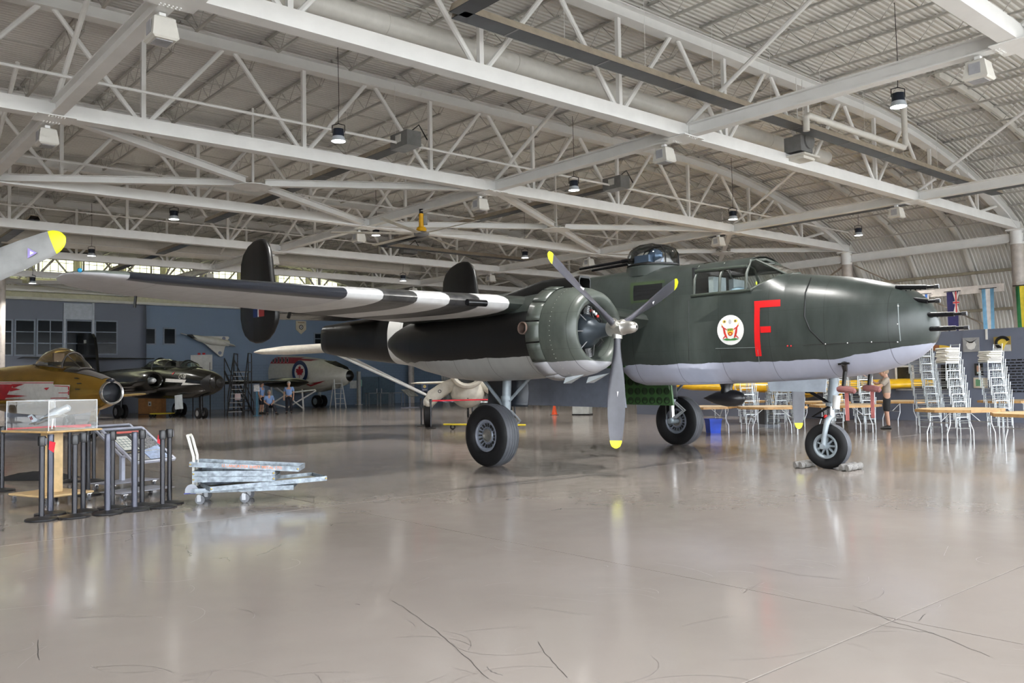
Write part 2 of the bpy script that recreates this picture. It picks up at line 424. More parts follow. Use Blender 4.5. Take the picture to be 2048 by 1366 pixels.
# lounge bay with windows, in the end wall
DG = mat('dark_glazing', (.010, .014, .018), .12, spec=.08, var=.3, scale=1.2)
LFR = mat('lounge_frame', (.20, .24, .30), .4)
MB().box((-25.6, QB - .62, 3.4), (9.6, 1.2, 6.8)).build('wall_lounge', BLUE2, None, None, ROOM, kind='structure')
MB().tube([(-20.8, QB - .64, 0), (-20.8, QB - .64, 6.78)], .58, 20).build('wall_lounge_corner', BLUE2, None, 60, ROOM, kind='structure')
def bw(px, py, q):
    d = ROOMI.to_3x3() @ ray(px, py); o = ROOMI @ CPOS; k = (q - o.y) / d.y; return o + d * k
def win(x0, y0, x1, y1, q, rows, cols, frame=LFR, pane=DG, lab=None):
    global wi
    a, b = bw(x0, y0, q), bw(x1, y1, q); w_, h_ = b.x - a.x, a.z - b.z
    c = ((a.x + b.x) / 2, q, (a.z + b.z) / 2)
    o = MB().box((0, .0, 0), (w_ + .12, .06, h_ + .12)).build('window_%d' % wi, frame, None, None, ROOM @ Matrix.Translation(c), kind='structure'); wi += 1
    for r in range(rows):
        for cc in range(cols):
            MB().box((-w_ / 2 + w_ * (cc + .5) / cols, -.035, -h_ / 2 + h_ * (r + .5) / rows), (w_ / cols - .06, .02, h_ / rows - .06)).build('pane', pane, o, None)
    return o
QL = QB - 1.26
win(5, 640, 23, 710, QL, 3, 1); win(31, 640, 68, 710, QL, 3, 1); win(75, 640, 125, 710, QL, 3, 2); win(133, 641, 183, 710, QL, 3, 1); win(191, 642, 233, 708, QL, 3, 1)
a, b = bw(129, 606, QL), bw(186, 640, QL)
MB().box(((a.x + b.x) / 2, QL - .02, (a.z + b.z) / 2), (b.x - a.x, .06, a.z - b.z)).build('trim_2', mat('pale_lounge_panel', (.42, .46, .52), .35), None, None, ROOM, kind='structure')
for xx in (129, 186):
    a, b = bw(xx, 606, QL), bw(xx, 712, QL)
    MB().box((a.x, QL - .04, (a.z + b.z) / 2), (.12, .1, a.z - b.z)).build('trim_3', mat('pale_lounge_panel', (.42, .46, .52), .35), None, None, ROOM, kind='structure')
win(287, 657, 310, 688, QB - .02, 1, 1); win(328, 657, 350, 688, QB - .02, 1, 1); win(629, 667, 643, 688, QB - .02, 2, 1)
# blue double door and white post on the end wall
a, b = bw(723, 757, QB), bw(790, 807, QB)
for i in (0, 1):
    dw = (b.x - a.x) / 2
    o = MB().box((0, 0, 0), (dw - .04, .06, 2.1)).build('door_%d' % (i + 1), mat('blue_door', (.085, .125, .165), .4), None, None, ROOM @ Matrix.Translation((a.x + dw * (i + .5), QB - .04, 1.06)), kind='structure')
    MB().box((dw * (.36 if i == 0 else -.36), -.06, -.05), (.05, .08, .35)).build('door_handle', mat('brushed_steel', (.6, .6, .6), .3, 1), o, None)
def wallthing(name, lab, cat, px, py, q, size, m_, z=None, group=None):
    c = bw(px, py, q)
    return MB().box((0, 0, 0), size).build(name, m_, None, None, ROOM @ Matrix.Translation((c.x, q, c.z if z is None else z)), lab, cat, group)
g0 = bw(718, 808, QB - .9)
MB().box((0, 0, 1.25), (.22, .22, 2.5)).box((0, 0, .02), (.4, .4, .04)).build('bollard_post', mat('off_white_post', (.62, .60, .56), .5), None, None, ROOM @ Matrix.Translation((g0.x, QB - .9, 0)), 'tall square off-white post standing in front of blue doors', 'post')
wallthing('door_sign', 'small pale green sign beside the blue doors', 'sign', 722, 766, QB - .03, (.35, .03, .5), mat('pale_green_sign', (.35, .62, .55), .5))
wallthing('framed_notice', 'small white framed notice on blue wall left of the post', 'notice', 708, 769, QB - .03, (.7, .04, .6), mat('white_notice', (.8, .8, .8), .5))
# ================================================================ twin-engined bomber
HD = R_(44.391); NOSE = Vector((6.496, 13.162, 0))
AM = Matrix.Translation(NOSE) @ Matrix.Rotation(HD - R_(90), 4, 'Z')
AMI = AM.inverted()
B25 = thing('bomber', 'dark green twin-engined bomber with red letter F and black and white wing stripes', 'aircraft', M=AM)
def A(s, y, z): return Vector((-s, -y, z))
def acy(px, py, yl):
    d = AMI.to_3x3() @ ray(px, py); o = AMI @ CPOS
    k = (-yl - o.y) / d.y; p = o + d * k; return -p.x, p.z
# ---- paint
def camo(name, dark, low, z0, sl=0., x0=-1.2, mid=None, zmid=0., stripes=None, rough=.31):
    t = NT(name); vec, x, y, z = t.obj()
    wob = t.math('MULTIPLY', t.math('SUBTRACT', t.noise(vec, 2.2, 3), .5), .09)
    zb = t.math('ADD', t.math('MULTIPLY', t.math('MAXIMUM', t.math('SUBTRACT', x, x0), 0.0), sl), z0)
    zz = t.math('ADD', z, wob)
    lo = t.math('LESS_THAN', zz, zb)
    streak = t.noise(t.scaled(vec, (2.2, 1.0, .8)), 2.4, 6, .6)
    f = t.node('ShaderNodeMapRange', [streak, .2, .8, 0, 1]).outputs[0]
    dk = t.mix(f, dark, [v * 1.7 + .006 for v in dark])
    if mid: dk = t.mix(t.math('LESS_THAN', zz, zmid), dk, mid)
    lw = t.mix(f, low, [v * .86 for v in low])
    col = t.mix(lo, dk, lw)
    if stripes:
        for a, b, c in stripes:
            col = t.mix(t.math('MULTIPLY', t.math('GREATER_THAN', x, -b), t.math('LESS_THAN', x, -a)), col, c)
    # panel seams
    fx = t.math('ABSOLUTE', t.math('SUBTRACT', t.math('FRACT', t.math('MULTIPLY', x, 1.05)), .5))
    seam = t.math('MULTIPLY', t.math('LESS_THAN', fx, .006), .55)
    fz = t.math('ABSOLUTE', t.math('SUBTRACT', t.math('FRACT', t.math('MULTIPLY', z, 1.7)), .5))
    seam2 = t.math('MULTIPLY', t.math('LESS_THAN', fz, .006), .35)
    col = t.mix(t.math('MAXIMUM', seam, seam2), col, (.012, .013, .012))
    r = t.node('ShaderNodeMapRange', [streak, .2, .8, rough - .02, rough + .08]).outputs[0]
    t.bump(t.noise(vec, 3.0, 2), .05, .02)
    return t.set(Base_Color=col, Roughness=r, Specular_IOR_Level=.45)
LAV = (.39, .41, .50); OLV = (.024, .030, .027); BLKP = (.005, .005, .005)
FUSM = camo('fuselage_paint', OLV, LAV, 1.815, .16, -1.3, stripes=[(12.75, 13.45, (.55, .55, .53)), (12.2, 12.75, BLKP), (13.45, 17.5, BLKP)])
NACM = camo('nacelle_paint', OLV, (.29, .29, .28), 1.96, 0, 0, BLKP, 2.72)
COWM = camo('cowling_paint', (.050, .058, .050), (.38, .38, .40), 1.86, 0, 0)
BLK = mat('black_paint', BLKP, .42, var=.25); BLKM = mat('black_gunmetal', (.012, .012, .014), .35, .6)
LAVM = mat('lavender_grey_paint', LAV, .42, var=.1, scale=2); GREY2 = mat('gear_grey_paint', (.27, .31, .34), .4, .2)
CHROME = mat('polished_steel', (.75, .75, .76), .15, 1.0); RUB = mat('tyre_rubber', (.008, .008, .009), .6, var=.2, spec=.25)
TREAD = mat('tyre_tread', (.075, .078, .09), .6, var=.15)
DKG = mat('dark_interior', (.010, .011, .011), .7); GRN = mat('zinc_chromate_green', (.045, .115, .035), .5)
YEL = mat('yellow_tip_paint', (.72, .72, .015), .4); RED = mat('red_letter_paint', (.62, .008, .010), .45, var=.06)
CGL = glass('canopy_glass', (.80, .86, .84), .08); FRG = mat('canopy_frame_green', (.045, .055, .045), .4)
# ---- fuselage
FS = [(-.085, 2.24, 2.34, .05, 2.0), (-.06, 2.12, 2.46, .16, 2.0), (0, 2.02, 2.58, .27, 2.1), (.1, 1.91, 2.73, .38, 2.2), (.25, 1.80, 2.85, .47, 2.3), (.5, 1.69, 2.97, .56, 2.35), (.9, 1.58, 3.09, .64, 2.4), (1.3, 1.53, 3.18, .685, 2.5), (1.8, 1.49, 3.26, .71, 2.55), (2.14, 1.465, 3.31, .72, 2.6), (2.45, 1.455, 3.50, .725, 2.6), (2.8, 1.45, 3.62, .73, 2.7), (3.3, 1.44, 3.68, .735, 2.8), (3.85, 1.43, 3.70, .735, 2.8), (4.6, 1.42, 3.715, .735, 2.8), (5.35, 1.42, 3.72, .735, 2.8), (5.55, 1.47, 3.72, .735, 2.8), (5.68, 1.58, 3.72, .735, 2.8), (5.76, 1.76, 3.72, .735, 2.8), (7, 1.78, 3.70, .735, 2.8), (8.3, 1.78, 3.64, .72, 2.8), (8.36, 1.56, 3.64, .72, 2.7), (10, 1.64, 3.57, .68, 2.6), (12, 1.90, 3.49, .59, 2.5), (13.5, 2.06, 3.42, .50, 2.5), (15, 2.21, 3.37, .42, 2.5), (16, 2.32, 3.34, .37, 2.5), (16.6, 2.40, 3.31, .36, 3.0), (16.95, 2.46, 3.30, .34, 3.2), (17.04, 2.54, 3.22, .28, 3.2), (17.06, 2.64, 3.1, .2, 3)]
def fus(s):
    for a, b in zip(FS, FS[1:]):
        if a[0] <= s <= b[0]:
            k = (s - a[0]) / (b[0] - a[0]); return [a[i] + (b[i] - a[i]) * k for i in range(5)]
    return FS[-1] if s > 0 else FS[0]
def fus_y(s, z):
    _, zb, zt, hw, n = fus(s); u = abs((z - (zb + zt) / 2) / ((zt - zb) / 2)); u = min(u, .98)
    return hw * (1 - u ** n) ** (1 / n)
def se(c, n): return math.copysign(abs(c) ** (2 / n), c)
NR = 56
rings = []
for s, zb, zt, hw, n in FS:
    zc, hh = (zb + zt) / 2, (zt - zb) / 2
    rings.append([A(s, hw * se(math.cos(2 * math.pi * k / NR), n), zc + hh * se(math.sin(2 * math.pi * k / NR), n)) for k in range(NR)])
fb = MB().loft(rings, True, True)
import bmesh
bm = bmesh.new(); me_ = fb.mesh('fuselage', FUSM); bm.from_mesh(me_)
def cut(co, no): bmesh.ops.bisect_plane(bm, geom=bm.verts[:] + bm.edges[:] + bm.faces[:], plane_co=co, plane_no=no)
SILL = 3.04
cut((0, 0, SILL), (0, 0, 1)); cut((-2.74, 0, 0), (1, 0, 0)); cut((-3.85, 0, 0), (1, 0, 0)); cut((-2.12, 0, 0), (1, 0, 0))
sl = (3.33 - SILL) / (2.74 - 2.12); nn = Vector((-sl, 0, 1)).normalized(); cut((-2.74, 0, SILL), nn)
dl = []
for f in bm.faces:
    c = f.calc_center_median(); s = -c.x
    if 2.74 < s < 3.85 and c.z > SILL: dl.append(f)
    elif 2.12 < s <= 2.74 and (c - Vector((-2.74, 0, SILL))).dot(nn) > 0: dl.append(f)
bmesh.ops.delete(bm, geom=dl, context='FACES')
bm.to_mesh(me_); bm.free()
FUS = put('fuselage', me_, B25)
# ---- canopy: frames, glass, roof, crew seats
ROOFY, ROOFZ = .43, 3.66
fr = MB()
for s in (2.80, 3.32, 3.85):
    zt = 3.66 if s > 2.9 else 3.62
    fr.tube([A(s, -.70, SILL), A(s, -.66, 3.34), A(s, -.50, 3.58), A(s, 0, zt + .02), A(s, .50, 3.58), A(s, .66, 3.34), A(s, .70, SILL)], .026, 8)
for sg in (-1, 1):
    fr.tube([A(2.7, sg * .71, SILL), A(3.9, sg * .71, SILL)], .028, 8)
    fr.tube([A(2.8, sg * .62, 3.47), A(3.87, sg * .63, 3.49)], .03, 8)
    fr.tube([A(2.80, sg * .34, 3.61), A(2.28, sg * .22, 3.30)], .024, 8)
    fr.tube([A(2.72, sg * .70, SILL), A(2.5, sg * .56, 3.17), A(2.3, sg * .36, 3.27), A(2.16, 0, 3.325)], .026, 8)
CAN = fr.build('canopy_frame', FRG, B25)
for sg in (-1, 1):
    for s0, s1 in ((2.83, 3.30), (3.34, 3.83)):
        MB().add([A(s0, sg * .70, SILL), A(s1, sg * .70, SILL), A(s1, sg * .655, 3.34), A(s0, sg * .655, 3.34), A(s1, sg * .62, 3.48), A(s0, sg * .62, 3.46)], [(0, 1, 2, 3), (3, 2, 4, 5)]).build('side_window', CGL, CAN, None)
    MB().add([A(2.78, sg * .70, SILL), A(2.5, sg * .56, 3.17), A(2.3, sg * .36, 3.27), A(2.28, sg * .22, 3.30), A(2.78, sg * .34, 3.60), A(2.78, sg * .50, 3.57), A(2.78, sg * .655, 3.34)], [(0, 1, 2, 3, 4, 5, 6)]).build('windscreen_side', CGL, CAN, None)
MB().add([A(2.28, -.22, 3.30), A(2.16, 0, 3.33), A(2.28, .22, 3.30), A(2.79, .34, 3.60), A(2.79, -.34, 3.60)], [(0, 1, 2, 3, 4)]).build('windscreen', CGL, CAN, None)
rf = MB(); rr = []
for s in (2.79, 3.3, 3.86):
    rr.append([A(s, y, z) for y, z in ((-.64, 3.47), (-.50, 3.60), (-.25, 3.67), (0, 3.69), (.25, 3.67), (.50, 3.60), (.64, 3.47))])
rf.loft(rr, closed=False).build('canopy_roof', FUSM, CAN, 60)
MB().box(A(3.3, 0, 2.72), (1.7, 1.3, .04)).box(A(3.87, 0, 3.1), (.04, 1.35, .9)).box(A(2.45, 0, 2.98), (.25, 1.0, .3)).build('cockpit_interior', DKG, B25, None)
for sg in (-1, 1):
    st = MB().box(A(3.35, sg * .34, 2.9), (.42, .42, .1)).box(A(3.58, sg * .34, 3.12), (.1, .42, .5)).build('crew_seat', mat('seat_grey', (.42, .44, .46), .8), B25, None)
MB().sphere(A(3.15, .34, 3.08), .13, sc=(1.3, 1, .6)).build('seat_cloth', mat('pale_blue_cloth', (.42, .55, .68), .9), B25)
# ---- draped paint on the side of the nose
def drape(name, m_, quads, nu=6, nv=6, off=.006, parent=None, side=1):
    mb = MB()
    for q in quads:
        g = []
        for i in range(nu + 1):
            for j in range(nv + 1):
                u, v = i / nu, j / nv
                s = (1 - u) * ((1 - v) * q[0][0] + v * q[3][0]) + u * ((1 - v) * q[1][0] + v * q[2][0])
                z = (1 - u) * ((1 - v) * q[0][1] + v * q[3][1]) + u * ((1 - v) * q[1][1] + v * q[2][1])
                g.append(A(s, side * (fus_y(s, z) + off), z))
        mb.add(g, [(i * (nv + 1) + j, (i + 1) * (nv + 1) + j, (i + 1) * (nv + 1) + j + 1, i * (nv + 1) + j + 1) for i in range(nu) for j in range(nv)])
    return mb.build(name, m_, parent or B25, 60)
def sz(px, py):
    yl = .7
    for _ in range(6):
        s, z = acy(px, py, yl); yl = fus_y(s, z)
    return s, z
P = lambda *l: [sz(*p) for p in l]
drape('letter_f', RED, [P((1508.6, 602.4), (1561, 599), (1561, 612.5), (1509.3, 616)), P((1509.3, 615.5), (1520, 615), (1524, 712.3), (1512.3, 712.7)), P((1520.5, 653), (1541.8, 652.4), (1542, 664.7), (1521.5, 665.7))])['label'] = 'large red painted letter F'
drape('cabin_window', mat('dark_window_glass', (.012, .013, .014), .1), [P((1268, 572), (1325, 566), (1325, 596), (1268, 602))], off=.008)
drape('cabin_window_frame', mat('moss_green_frame', (.030, .050, .018), .6), [P((1263, 566), (1330, 560), (1330, 566), (1263, 572)), P((1262, 566), (1268, 566), (1267, 608), (1262, 608)), P((1263, 602), (1330, 596), (1330, 600), (1263, 607))], off=.007)
# emblem: white disc with simplified crest
EC = sz(1461, 660); ER = .262
def dpoly(pts, m_, name, off, par):
    g = [A(EC[0] - ER * u, fus_y(EC[0] - ER * u, EC[1] + ER * v) + off, EC[1] + ER * v) for u, v in pts]
    return MB().add(g, [tuple(range(len(g)))]).build(name, m_, par, None)
circ = lambda cx, cy, rx, ry, n=12: [(cx + rx * math.cos(2 * math.pi * k / n), cy + ry * math.sin(2 * math.pi * k / n)) for k in range(n)]
dm = MB(); rg = []
for r in (.02, .35, .7, 1.0):
    rg.append([A(EC[0] - ER * u, fus_y(EC[0] - ER * u, EC[1] + ER * v) + .006, EC[1] + ER * v) for u, v in circ(0, 0, r, r, 28)])
EMB = dm.loft(rg, True, False).build('emblem_disc', mat('emblem_white', (.72, .72, .70), .5, var=.04), B25, 60, label='white round crest emblem with red stags')
cR, cG, cY, cK = mat('crest_red', (.50, .03, .02), .5), mat('crest_green', (.05, .20, .05), .5), mat('crest_gold', (.75, .50, .06), .5), mat('crest_dark', (.05, .06, .05), .5)
for sg in (-1, 1):
    f = lambda l: [(sg * u, v) for u, v in l]
    dpoly(f([(.22, -.55), (.34, -.20), (.42, .16), (.55, .20), (.50, -.20), (.36, -.5)]), cR, 'stag_body', .010, EMB)
    dpoly(f([(.36, -.30), (.62, -.56), (.54, -.56), (.30, -.36)]), cR, 'stag_leg', .010, EMB)
    dpoly(f([(.24, .05), (.42, .18), (.40, .08), (.26, -.02)]), cR, 'stag_foreleg', .010, EMB)
    dpoly(f([(.42, .14), (.56, .30), (.66, .28), (.56, .16)]), cR, 'stag_head', .010, EMB)
    dpoly(f([(.52, .28), (.70, .48), (.62, .30)]), cY, 'stag_antler', .010, EMB)
    dpoly(f(circ(.42, .58, .13, .10)), cY, 'crest_helm', .010, EMB)
    dpoly(f(circ(.40, .58, .06, .06)), cK, 'crest_plume', .012, EMB)
dpoly([(-.62, -.62), (-.3, -.54), (0, -.60), (.3, -.54), (.62, -.62), (.3, -.70), (-.3, -.70)], cG, 'crest_ground', .010, EMB)
dpoly([(-.22, .10), (.22, .10), (.22, -.22), (0, -.40), (-.22, -.22)], cY, 'crest_shield', .010, EMB)
dpoly(circ(0, -.26, .18, .13), cR, 'crest_badge', .013, EMB)
dpoly(circ(0, -.26, .10, .06), cY, 'crest_badge_centre', .015, EMB)
for u in (-.14, 0, .14): dpoly(circ(u, .02, .05, .09), cG, 'crest_leaf', .013, EMB)
dpoly(circ(0, .55, .11, .16), mat('crest_silver', (.45, .45, .47), .5), 'crest_top', .010, EMB)
# hatch outline and seams as fine raised strips
def seam(pts, r=.006, m_=None, name='panel_seam'):
    q = []
    for a, b in zip(pts, pts[1:]):
        for i in range(6):
            k = i / 6; px, py = a[0] + (b[0] - a[0]) * k, a[1] + (b[1] - a[1]) * k
            s, z = sz(px, py); q.append(A(s, fus_y(s, z) + .002, z))
    s, z = sz(*pts[-1]); q.append(A(s, fus_y(s, z) + .002, z))
    return MB().tube(q, r, 5).build(name, m_ or mat('seam_dark', (.012, .013, .013), .5), B25)
seam([(1622, 556), (1611, 585), (1609, 633), (1620, 660), (1648, 688)], .012)
seam([(1606, 690), (1700, 686), (1800, 684)], .007)
seam([(1796, 608), (1797, 640), (1801, 682)], .007, mat('seam_pale', (.22, .25, .25), .4))
seam([(1377, 602), (1378, 722)], .006); seam([(1431, 697), (1515, 695)], .004, mat('seam_pale', (.22, .25, .25), .4)); seam([(1515, 695), (1519, 728)], .004, mat('seam_pale', (.22, .25, .25), .4))
for px, py in ((1796, 612), (1795, 648), (1743, 684), (1651, 688), (1795, 684), (1695, 686)):
    s, z = sz(px, py); MB().sphere(A(s, fus_y(s, z), z), .014, 8, 6).build('latch', CHROME, B25)
for px in (1575, 1582):
    s, z = sz(px, 692); MB().sphere(A(s, fus_y(s, z), z), .014, 8, 6).build('red_plug', RED, B25)
# ---- dorsal turret
TS = 5.24
tb = MB().lathe([(3.55, .54), (3.73, .53), (3.76, .50), (3.76, .02)], A(TS, 0, 0), n=32).build('turret_ring', FUSM, B25)
MB().lathe([(3.755, .50), (3.95, .50), (4.06, .475), (4.15, .40), (4.19, .25), (4.20, .02)], A(TS, 0, 0), n=32).build('turret_dome', glass('turret_glass', (.90, .93, .93), .05), B25, 80)
hp = MB()
for y in (-.22, .22):
    hp.tube([A(TS - .46, y, 3.76), A(TS - .45, y, 4.0), A(TS - .36, y, 4.12), A(TS - .15, y, 4.19), A(TS + .15, y, 4.19), A(TS + .36, y, 4.12), A(TS + .45, y, 4.0), A(TS + .46, y, 3.76)], .014, 6)
hp.tube([A(TS + .50 * math.cos(a), .50 * math.sin(a), 3.78) for a in [k * math.pi / 12 for k in range(25)]], .022, 6)
hp.build('turret_frame', BLK, B25)
MB().box(A(TS + .1, 0, 3.92), (.35, .5, .14)).sphere(A(TS - .05, 0, 3.98), .17, sc=(1, .8, .9)).build('turret_mount', mat('turret_blue_steel', (.06, .09, .14), .25, .5), B25)
for y in (-.2, .2): MB().tube([A(TS + .3, y, 3.93), A(TS + .62, y, 3.93), A(TS + .63, y, 3.93), A(TS + 1.75, y, 3.90)], [.04, .04, .03, .028], 8).build('turret_gun', BLKM, B25)
# ---- nose guns with cooling jackets
for s0, s1, z0, z1, y in ((.45, -.17, 2.91, 2.87, .24), (.2, -.18, 2.70, 2.65, .24), (.15, -.53, 2.455, 2.435, .20), (.15, -.55, 2.235, 2.225, .20)):
    g = MB().tube([A(s0, y, z0), A(s1 + .16, y, z1), A(s1 + .158, y, z1), A(s1, y, z1)], [.036, .036, .024, .024], 10)
    L = s0 - s1
    o = g.build('nose_gun', BLKM, B25)
    MB().tube([A(s1 + .05, y, z1), A(s1 - .015, y, z1)], .032, 10).build('muzzle', mat('gun_steel', (.05, .05, .055), .35, .6), o)
    h = MB()
    for i in range(5):
        for a in (.6, 2.2, 3.8): h.sphere(A(s1 + .2 + i * .07, y + .035 * math.cos(a), z1 + .035 * math.sin(a)), .012, 6, 4)
    h.build('cooling_holes', mat('hole_black', (.002, .002, .002), .9), o, kind='stuff')
# ---- wings
def wing_mat():
    t = NT('wing_paint'); vec, x, y, z = t.obj()
    Y = t.math('ABSOLUTE', y); s = t.math('MULTIPLY', x, -1.0)
    nz = t.node('ShaderNodeSeparateXYZ', [t.node('ShaderNodeNewGeometry').outputs['Normal']]).outputs[2]
    streak = t.noise(t.scaled(vec, (1, 3, 1)), 2.5, 5, .6)
    f = t.node('ShaderNodeMapRange', [streak, .3, .7, 0, 1]).outputs[0]
    under = t.mix(f, (.50, .50, .52), (.57, .57, .59)); top = t.mix(f, (.15, .17, .15), (.20, .22, .19))
    col = t.mix(t.math('GREATER_THAN', nz, .15), under, top)
    k = t.math('DIVIDE', t.math('SUBTRACT', Y, SY0), SW)
    inr = t.math('MULTIPLY', t.math('GREATER_THAN', k, 0.), t.math('LESS_THAN', k, 5.))
    wh = t.math('LESS_THAN', t.math('MODULO', k, 2.0), 1.0)
    sc = t.mix(wh, (.012, .012, .014), (.66, .66, .66))
    sc = t.mix(t.math('MULTIPLY', f, .25), sc, (.25, .25, .24))
    boot = t.math('LESS_THAN', t.math('SUBTRACT', s, t.math('ADD', t.math('MULTIPLY', t.math('SUBTRACT', Y, 7.0), .13), 5.80)), .20)
    boot = t.math('MULTIPLY', boot, t.math('LESS_THAN', Y, 9.75))
    col = t.mix(boot, col, (.020, .023, .032))
    col = t.mix(inr, col, sc)
    col = t.mix(t.math('LESS_THAN', Y, SY0), col, (.030, .036, .032))
    ln = t.math('MAXIMUM', t.math('LESS_THAN', t.math('ABSOLUTE', t.math('SUBTRACT', t.math('FRACT', t.math('MULTIPLY', Y, .8)), .5)), .004), t.math('LESS_THAN', t.math('ABSOLUTE', t.math('SUBTRACT', t.math('FRACT', t.math('MULTIPLY', s, 1.4)), .5)), .008))
    col = t.mix(t.math('MULTIPLY', ln, .35), col, (.05, .05, .05))
    return t.set(Base_Color=col, Roughness=t.mix(boot, (.40, .40, .40), (.28, .28, .28)), Specular_IOR_Level=.6)
WS = [(.5, 4.80, 8.78, 2.64, .165), (3.0, 5.28, 8.65, 2.84, .165), (3.8, 5.46, 8.55, 2.87, .16), (7.0, 5.80, 8.05, 2.90, .145), (9.3, 6.10, 7.78, 2.96, .13), (9.75, 6.22, 7.72, 2.985, .125), (10.05, 6.42, 7.65, 3.01, .12), (10.22, 6.68, 7.52, 3.03, .11), (10.29, 6.92, 7.32, 3.04, .08)]
def le(y):
    for a, b in zip(WS, WS[1:]):
        if a[0] <= y <= b[0]:
            k = (y - a[0]) / (b[0] - a[0]); return a[1] + (b[1] - a[1]) * k, a[3] + (b[3] - a[3]) * k
def pxo(p):
    d = (AM @ p) - CPOS; return 1024 + FPX * d.dot(CR) / d.dot(_fw)
def le_at(px):
    lo, hi = 3.2, 9
    for _ in range(40):
        m_ = (lo + hi) / 2; s, z = le(m_)
        if pxo(A(s, m_, z)) > px: lo = m_
        else: hi = m_
    return lo
SY0 = le_at(1019); SW = (le_at(695) - SY0) / 5
WINGM = wing_mat()
AF = [(1, 0), (.9, .10), (.75, .25), (.55, .41), (.35, .50), (.2, .47), (.1, .37), (.045, .26), (.012, .14), (0, 0), (.012, -.14), (.045, -.21), (.1, -.25), (.2, -.27), (.35, -.25), (.55, -.18), (.75, -.10), (.9, -.04)]
def airfoil(y, l, tr, z, tc, sg):
    c = tr - l; return [A(l + c * u, sg * y, z + c * tc * v - u * c * .042) for u, v in AF]
for sg in (1, -1):
    wb_ = MB().loft([airfoil(*w_, sg) for w_ in WS], True, True)
    W = wb_.build('wing', WINGM, B25, 50)
    MB().sphere(A(6.62, sg * 10.22, 3.05), .03, 8, 6).build('tip_light', mat('blue_lamp_glass', (.01, .30, .60), .1), W)
    MB().tube([A(7.75, sg * 9.1, 2.93), A(7.8, sg * 9.1, 2.72)], .02, 6).build('static_mast', BLK, W)
    MB().tube([A(8.1, sg * 6.4, 2.82), A(8.18, sg * 6.4, 2.70)], .03, 6).build('aileron_mass', BLK, W)
    y0 = le_at(951); s, z = le(y0)
    MB().tube([A(s - .015, sg * (y0 + .20), z - .03), A(s - .03, sg * (y0 - .2), z - .03)], .055, 12).build('landing_light', mat('lamp_recess_black', (.006, .006, .007), .15), W)
# ---- nacelles, engines, propellers, main gear
NY = 3.005; ZP = 2.36
blade_me = tip_me = None
def blade_ring(r):
    R = 1.925; u = r / R
    if u < .12: ch, th, tw = .11, .11, 0
    else:
        ch = [.11, .13, .20, .27, .305, .30, .27, .22][min(7, int((u - .12) / .88 * 7.999))]
        xs = [.12, .2, .32, .45, .6, .75, .88, .955, .985, 1.0]; cs = [.11, .12, .19, .26, .30, .295, .255, .215, .16, .05]
        for i in range(9):
            if xs[i] <= u <= xs[i + 1]: ch = cs[i] + (cs[i + 1] - cs[i]) * (u - xs[i]) / (xs[i + 1] - xs[i])
        th = max(.012, .11 * (1 - u) ** 1.5 + .012); tw = u
    ang = R_(62 - 44 * u)
    out = []
    for k in range(14):
        a = 2 * math.pi * k / 14; cx, cy = math.cos(a) * ch / 2, math.sin(a) * th / 2
        out.append(Vector((-cx * math.sin(ang) + cy * math.cos(ang), cx * math.cos(ang) + cy * math.sin(ang), r)))
    return out
PROP_G = mat('propeller_grey_black', (.055, .055, .068), .35, var=.1)
rs = [.14, .22, .32, .45, .62, .8, 1.0, 1.2, 1.4, 1.6, 1.73, 1.80]
blade_me = MB().loft([blade_ring(r) for r in rs], True, True).mesh('propeller_blade', PROP_G, 60)
tip_me = MB().loft([blade_ring(r) for r in (1.80, 1.84, 1.87, 1.895, 1.912, 1.925)], True, True).mesh('blade_tip', YEL, 60)
decal_me = MB().add([(0.035, -.035, 1.02), (.035, .035, 1.02), (.02, .0, 1.12)], [(0, 1, 2)]).mesh('blade_decal', mat('decal_white', (.75, .72, .75), .5), None)
tyre_prof = [(-.13, .28), (-.18, .31), (-.205, .38), (-.205, .46), (-.185, .53), (-.15, .565), (-.10, .575), (-.095, .567), (-.085, .577), (-.035, .580), (-.03, .570), (-.02, .581), (.02, .581), (.03, .570), (.035, .580), (.085, .577), (.095, .567), (.10, .575), (.15, .565), (.185, .53), (.205, .46), (.205, .38), (.18, .31), (.13, .28)]
def tyre(prof, name, par, loc, n=48, split=.155):
    t = MB(); t.lathe(prof, loc, (0, 1, 0), n)
    rmx = max(r for _, r in prof)
    k = len(prof) - 1; t.mi = []
    for i in range(k):
        for j in range(n): t.mi.append(1 if abs((prof[i][0] + prof[i + 1][0]) / 2) < split and (prof[i][1] + prof[i + 1][1]) / 2 > rmx * .9 else 0)
    o = t.build(name, [RUB, TREAD], par, 40); return o
def main_wheel(par, sg):
    c = A(SMG, sg * NY, .562)
    W = tyre(tyre_prof, 'main_wheel', par, c)
    for side in (-1, 1):
        MB().lathe([(.13, .30), (.155, .30), (.165, .27), (.15, .245), (.11, .24), (.08, .15), (.10, .145), (.12, .13), (.12, .12), (.07, .11), (.06, .01)], c, (0, side, 0), 36).build('wheel_rim', mat('rim_blue_grey', (.22, .24, .29), .4, .3), W)
        for k in range(18):
            a = 2 * math.pi * k / 18; d = Vector((math.cos(a), 0, math.sin(a)))
            MB().bar(c + d * .165 + Vector((0, side * .105, 0)), c + d * .225 + Vector((0, side * .125, 0)), .028, .02, (0, 1, 0)).build('rim_slot', DKG, W, None)
        MB().lathe([(.0, .12), (.125, .12), (.13, .105), (.10, .10), (.09, .01)], c, (0, side, 0), 28).build('hub_cap', mat('hub_steel', (.30, .29, .27), .3, .8), W)
    return W
SMG = 6.793
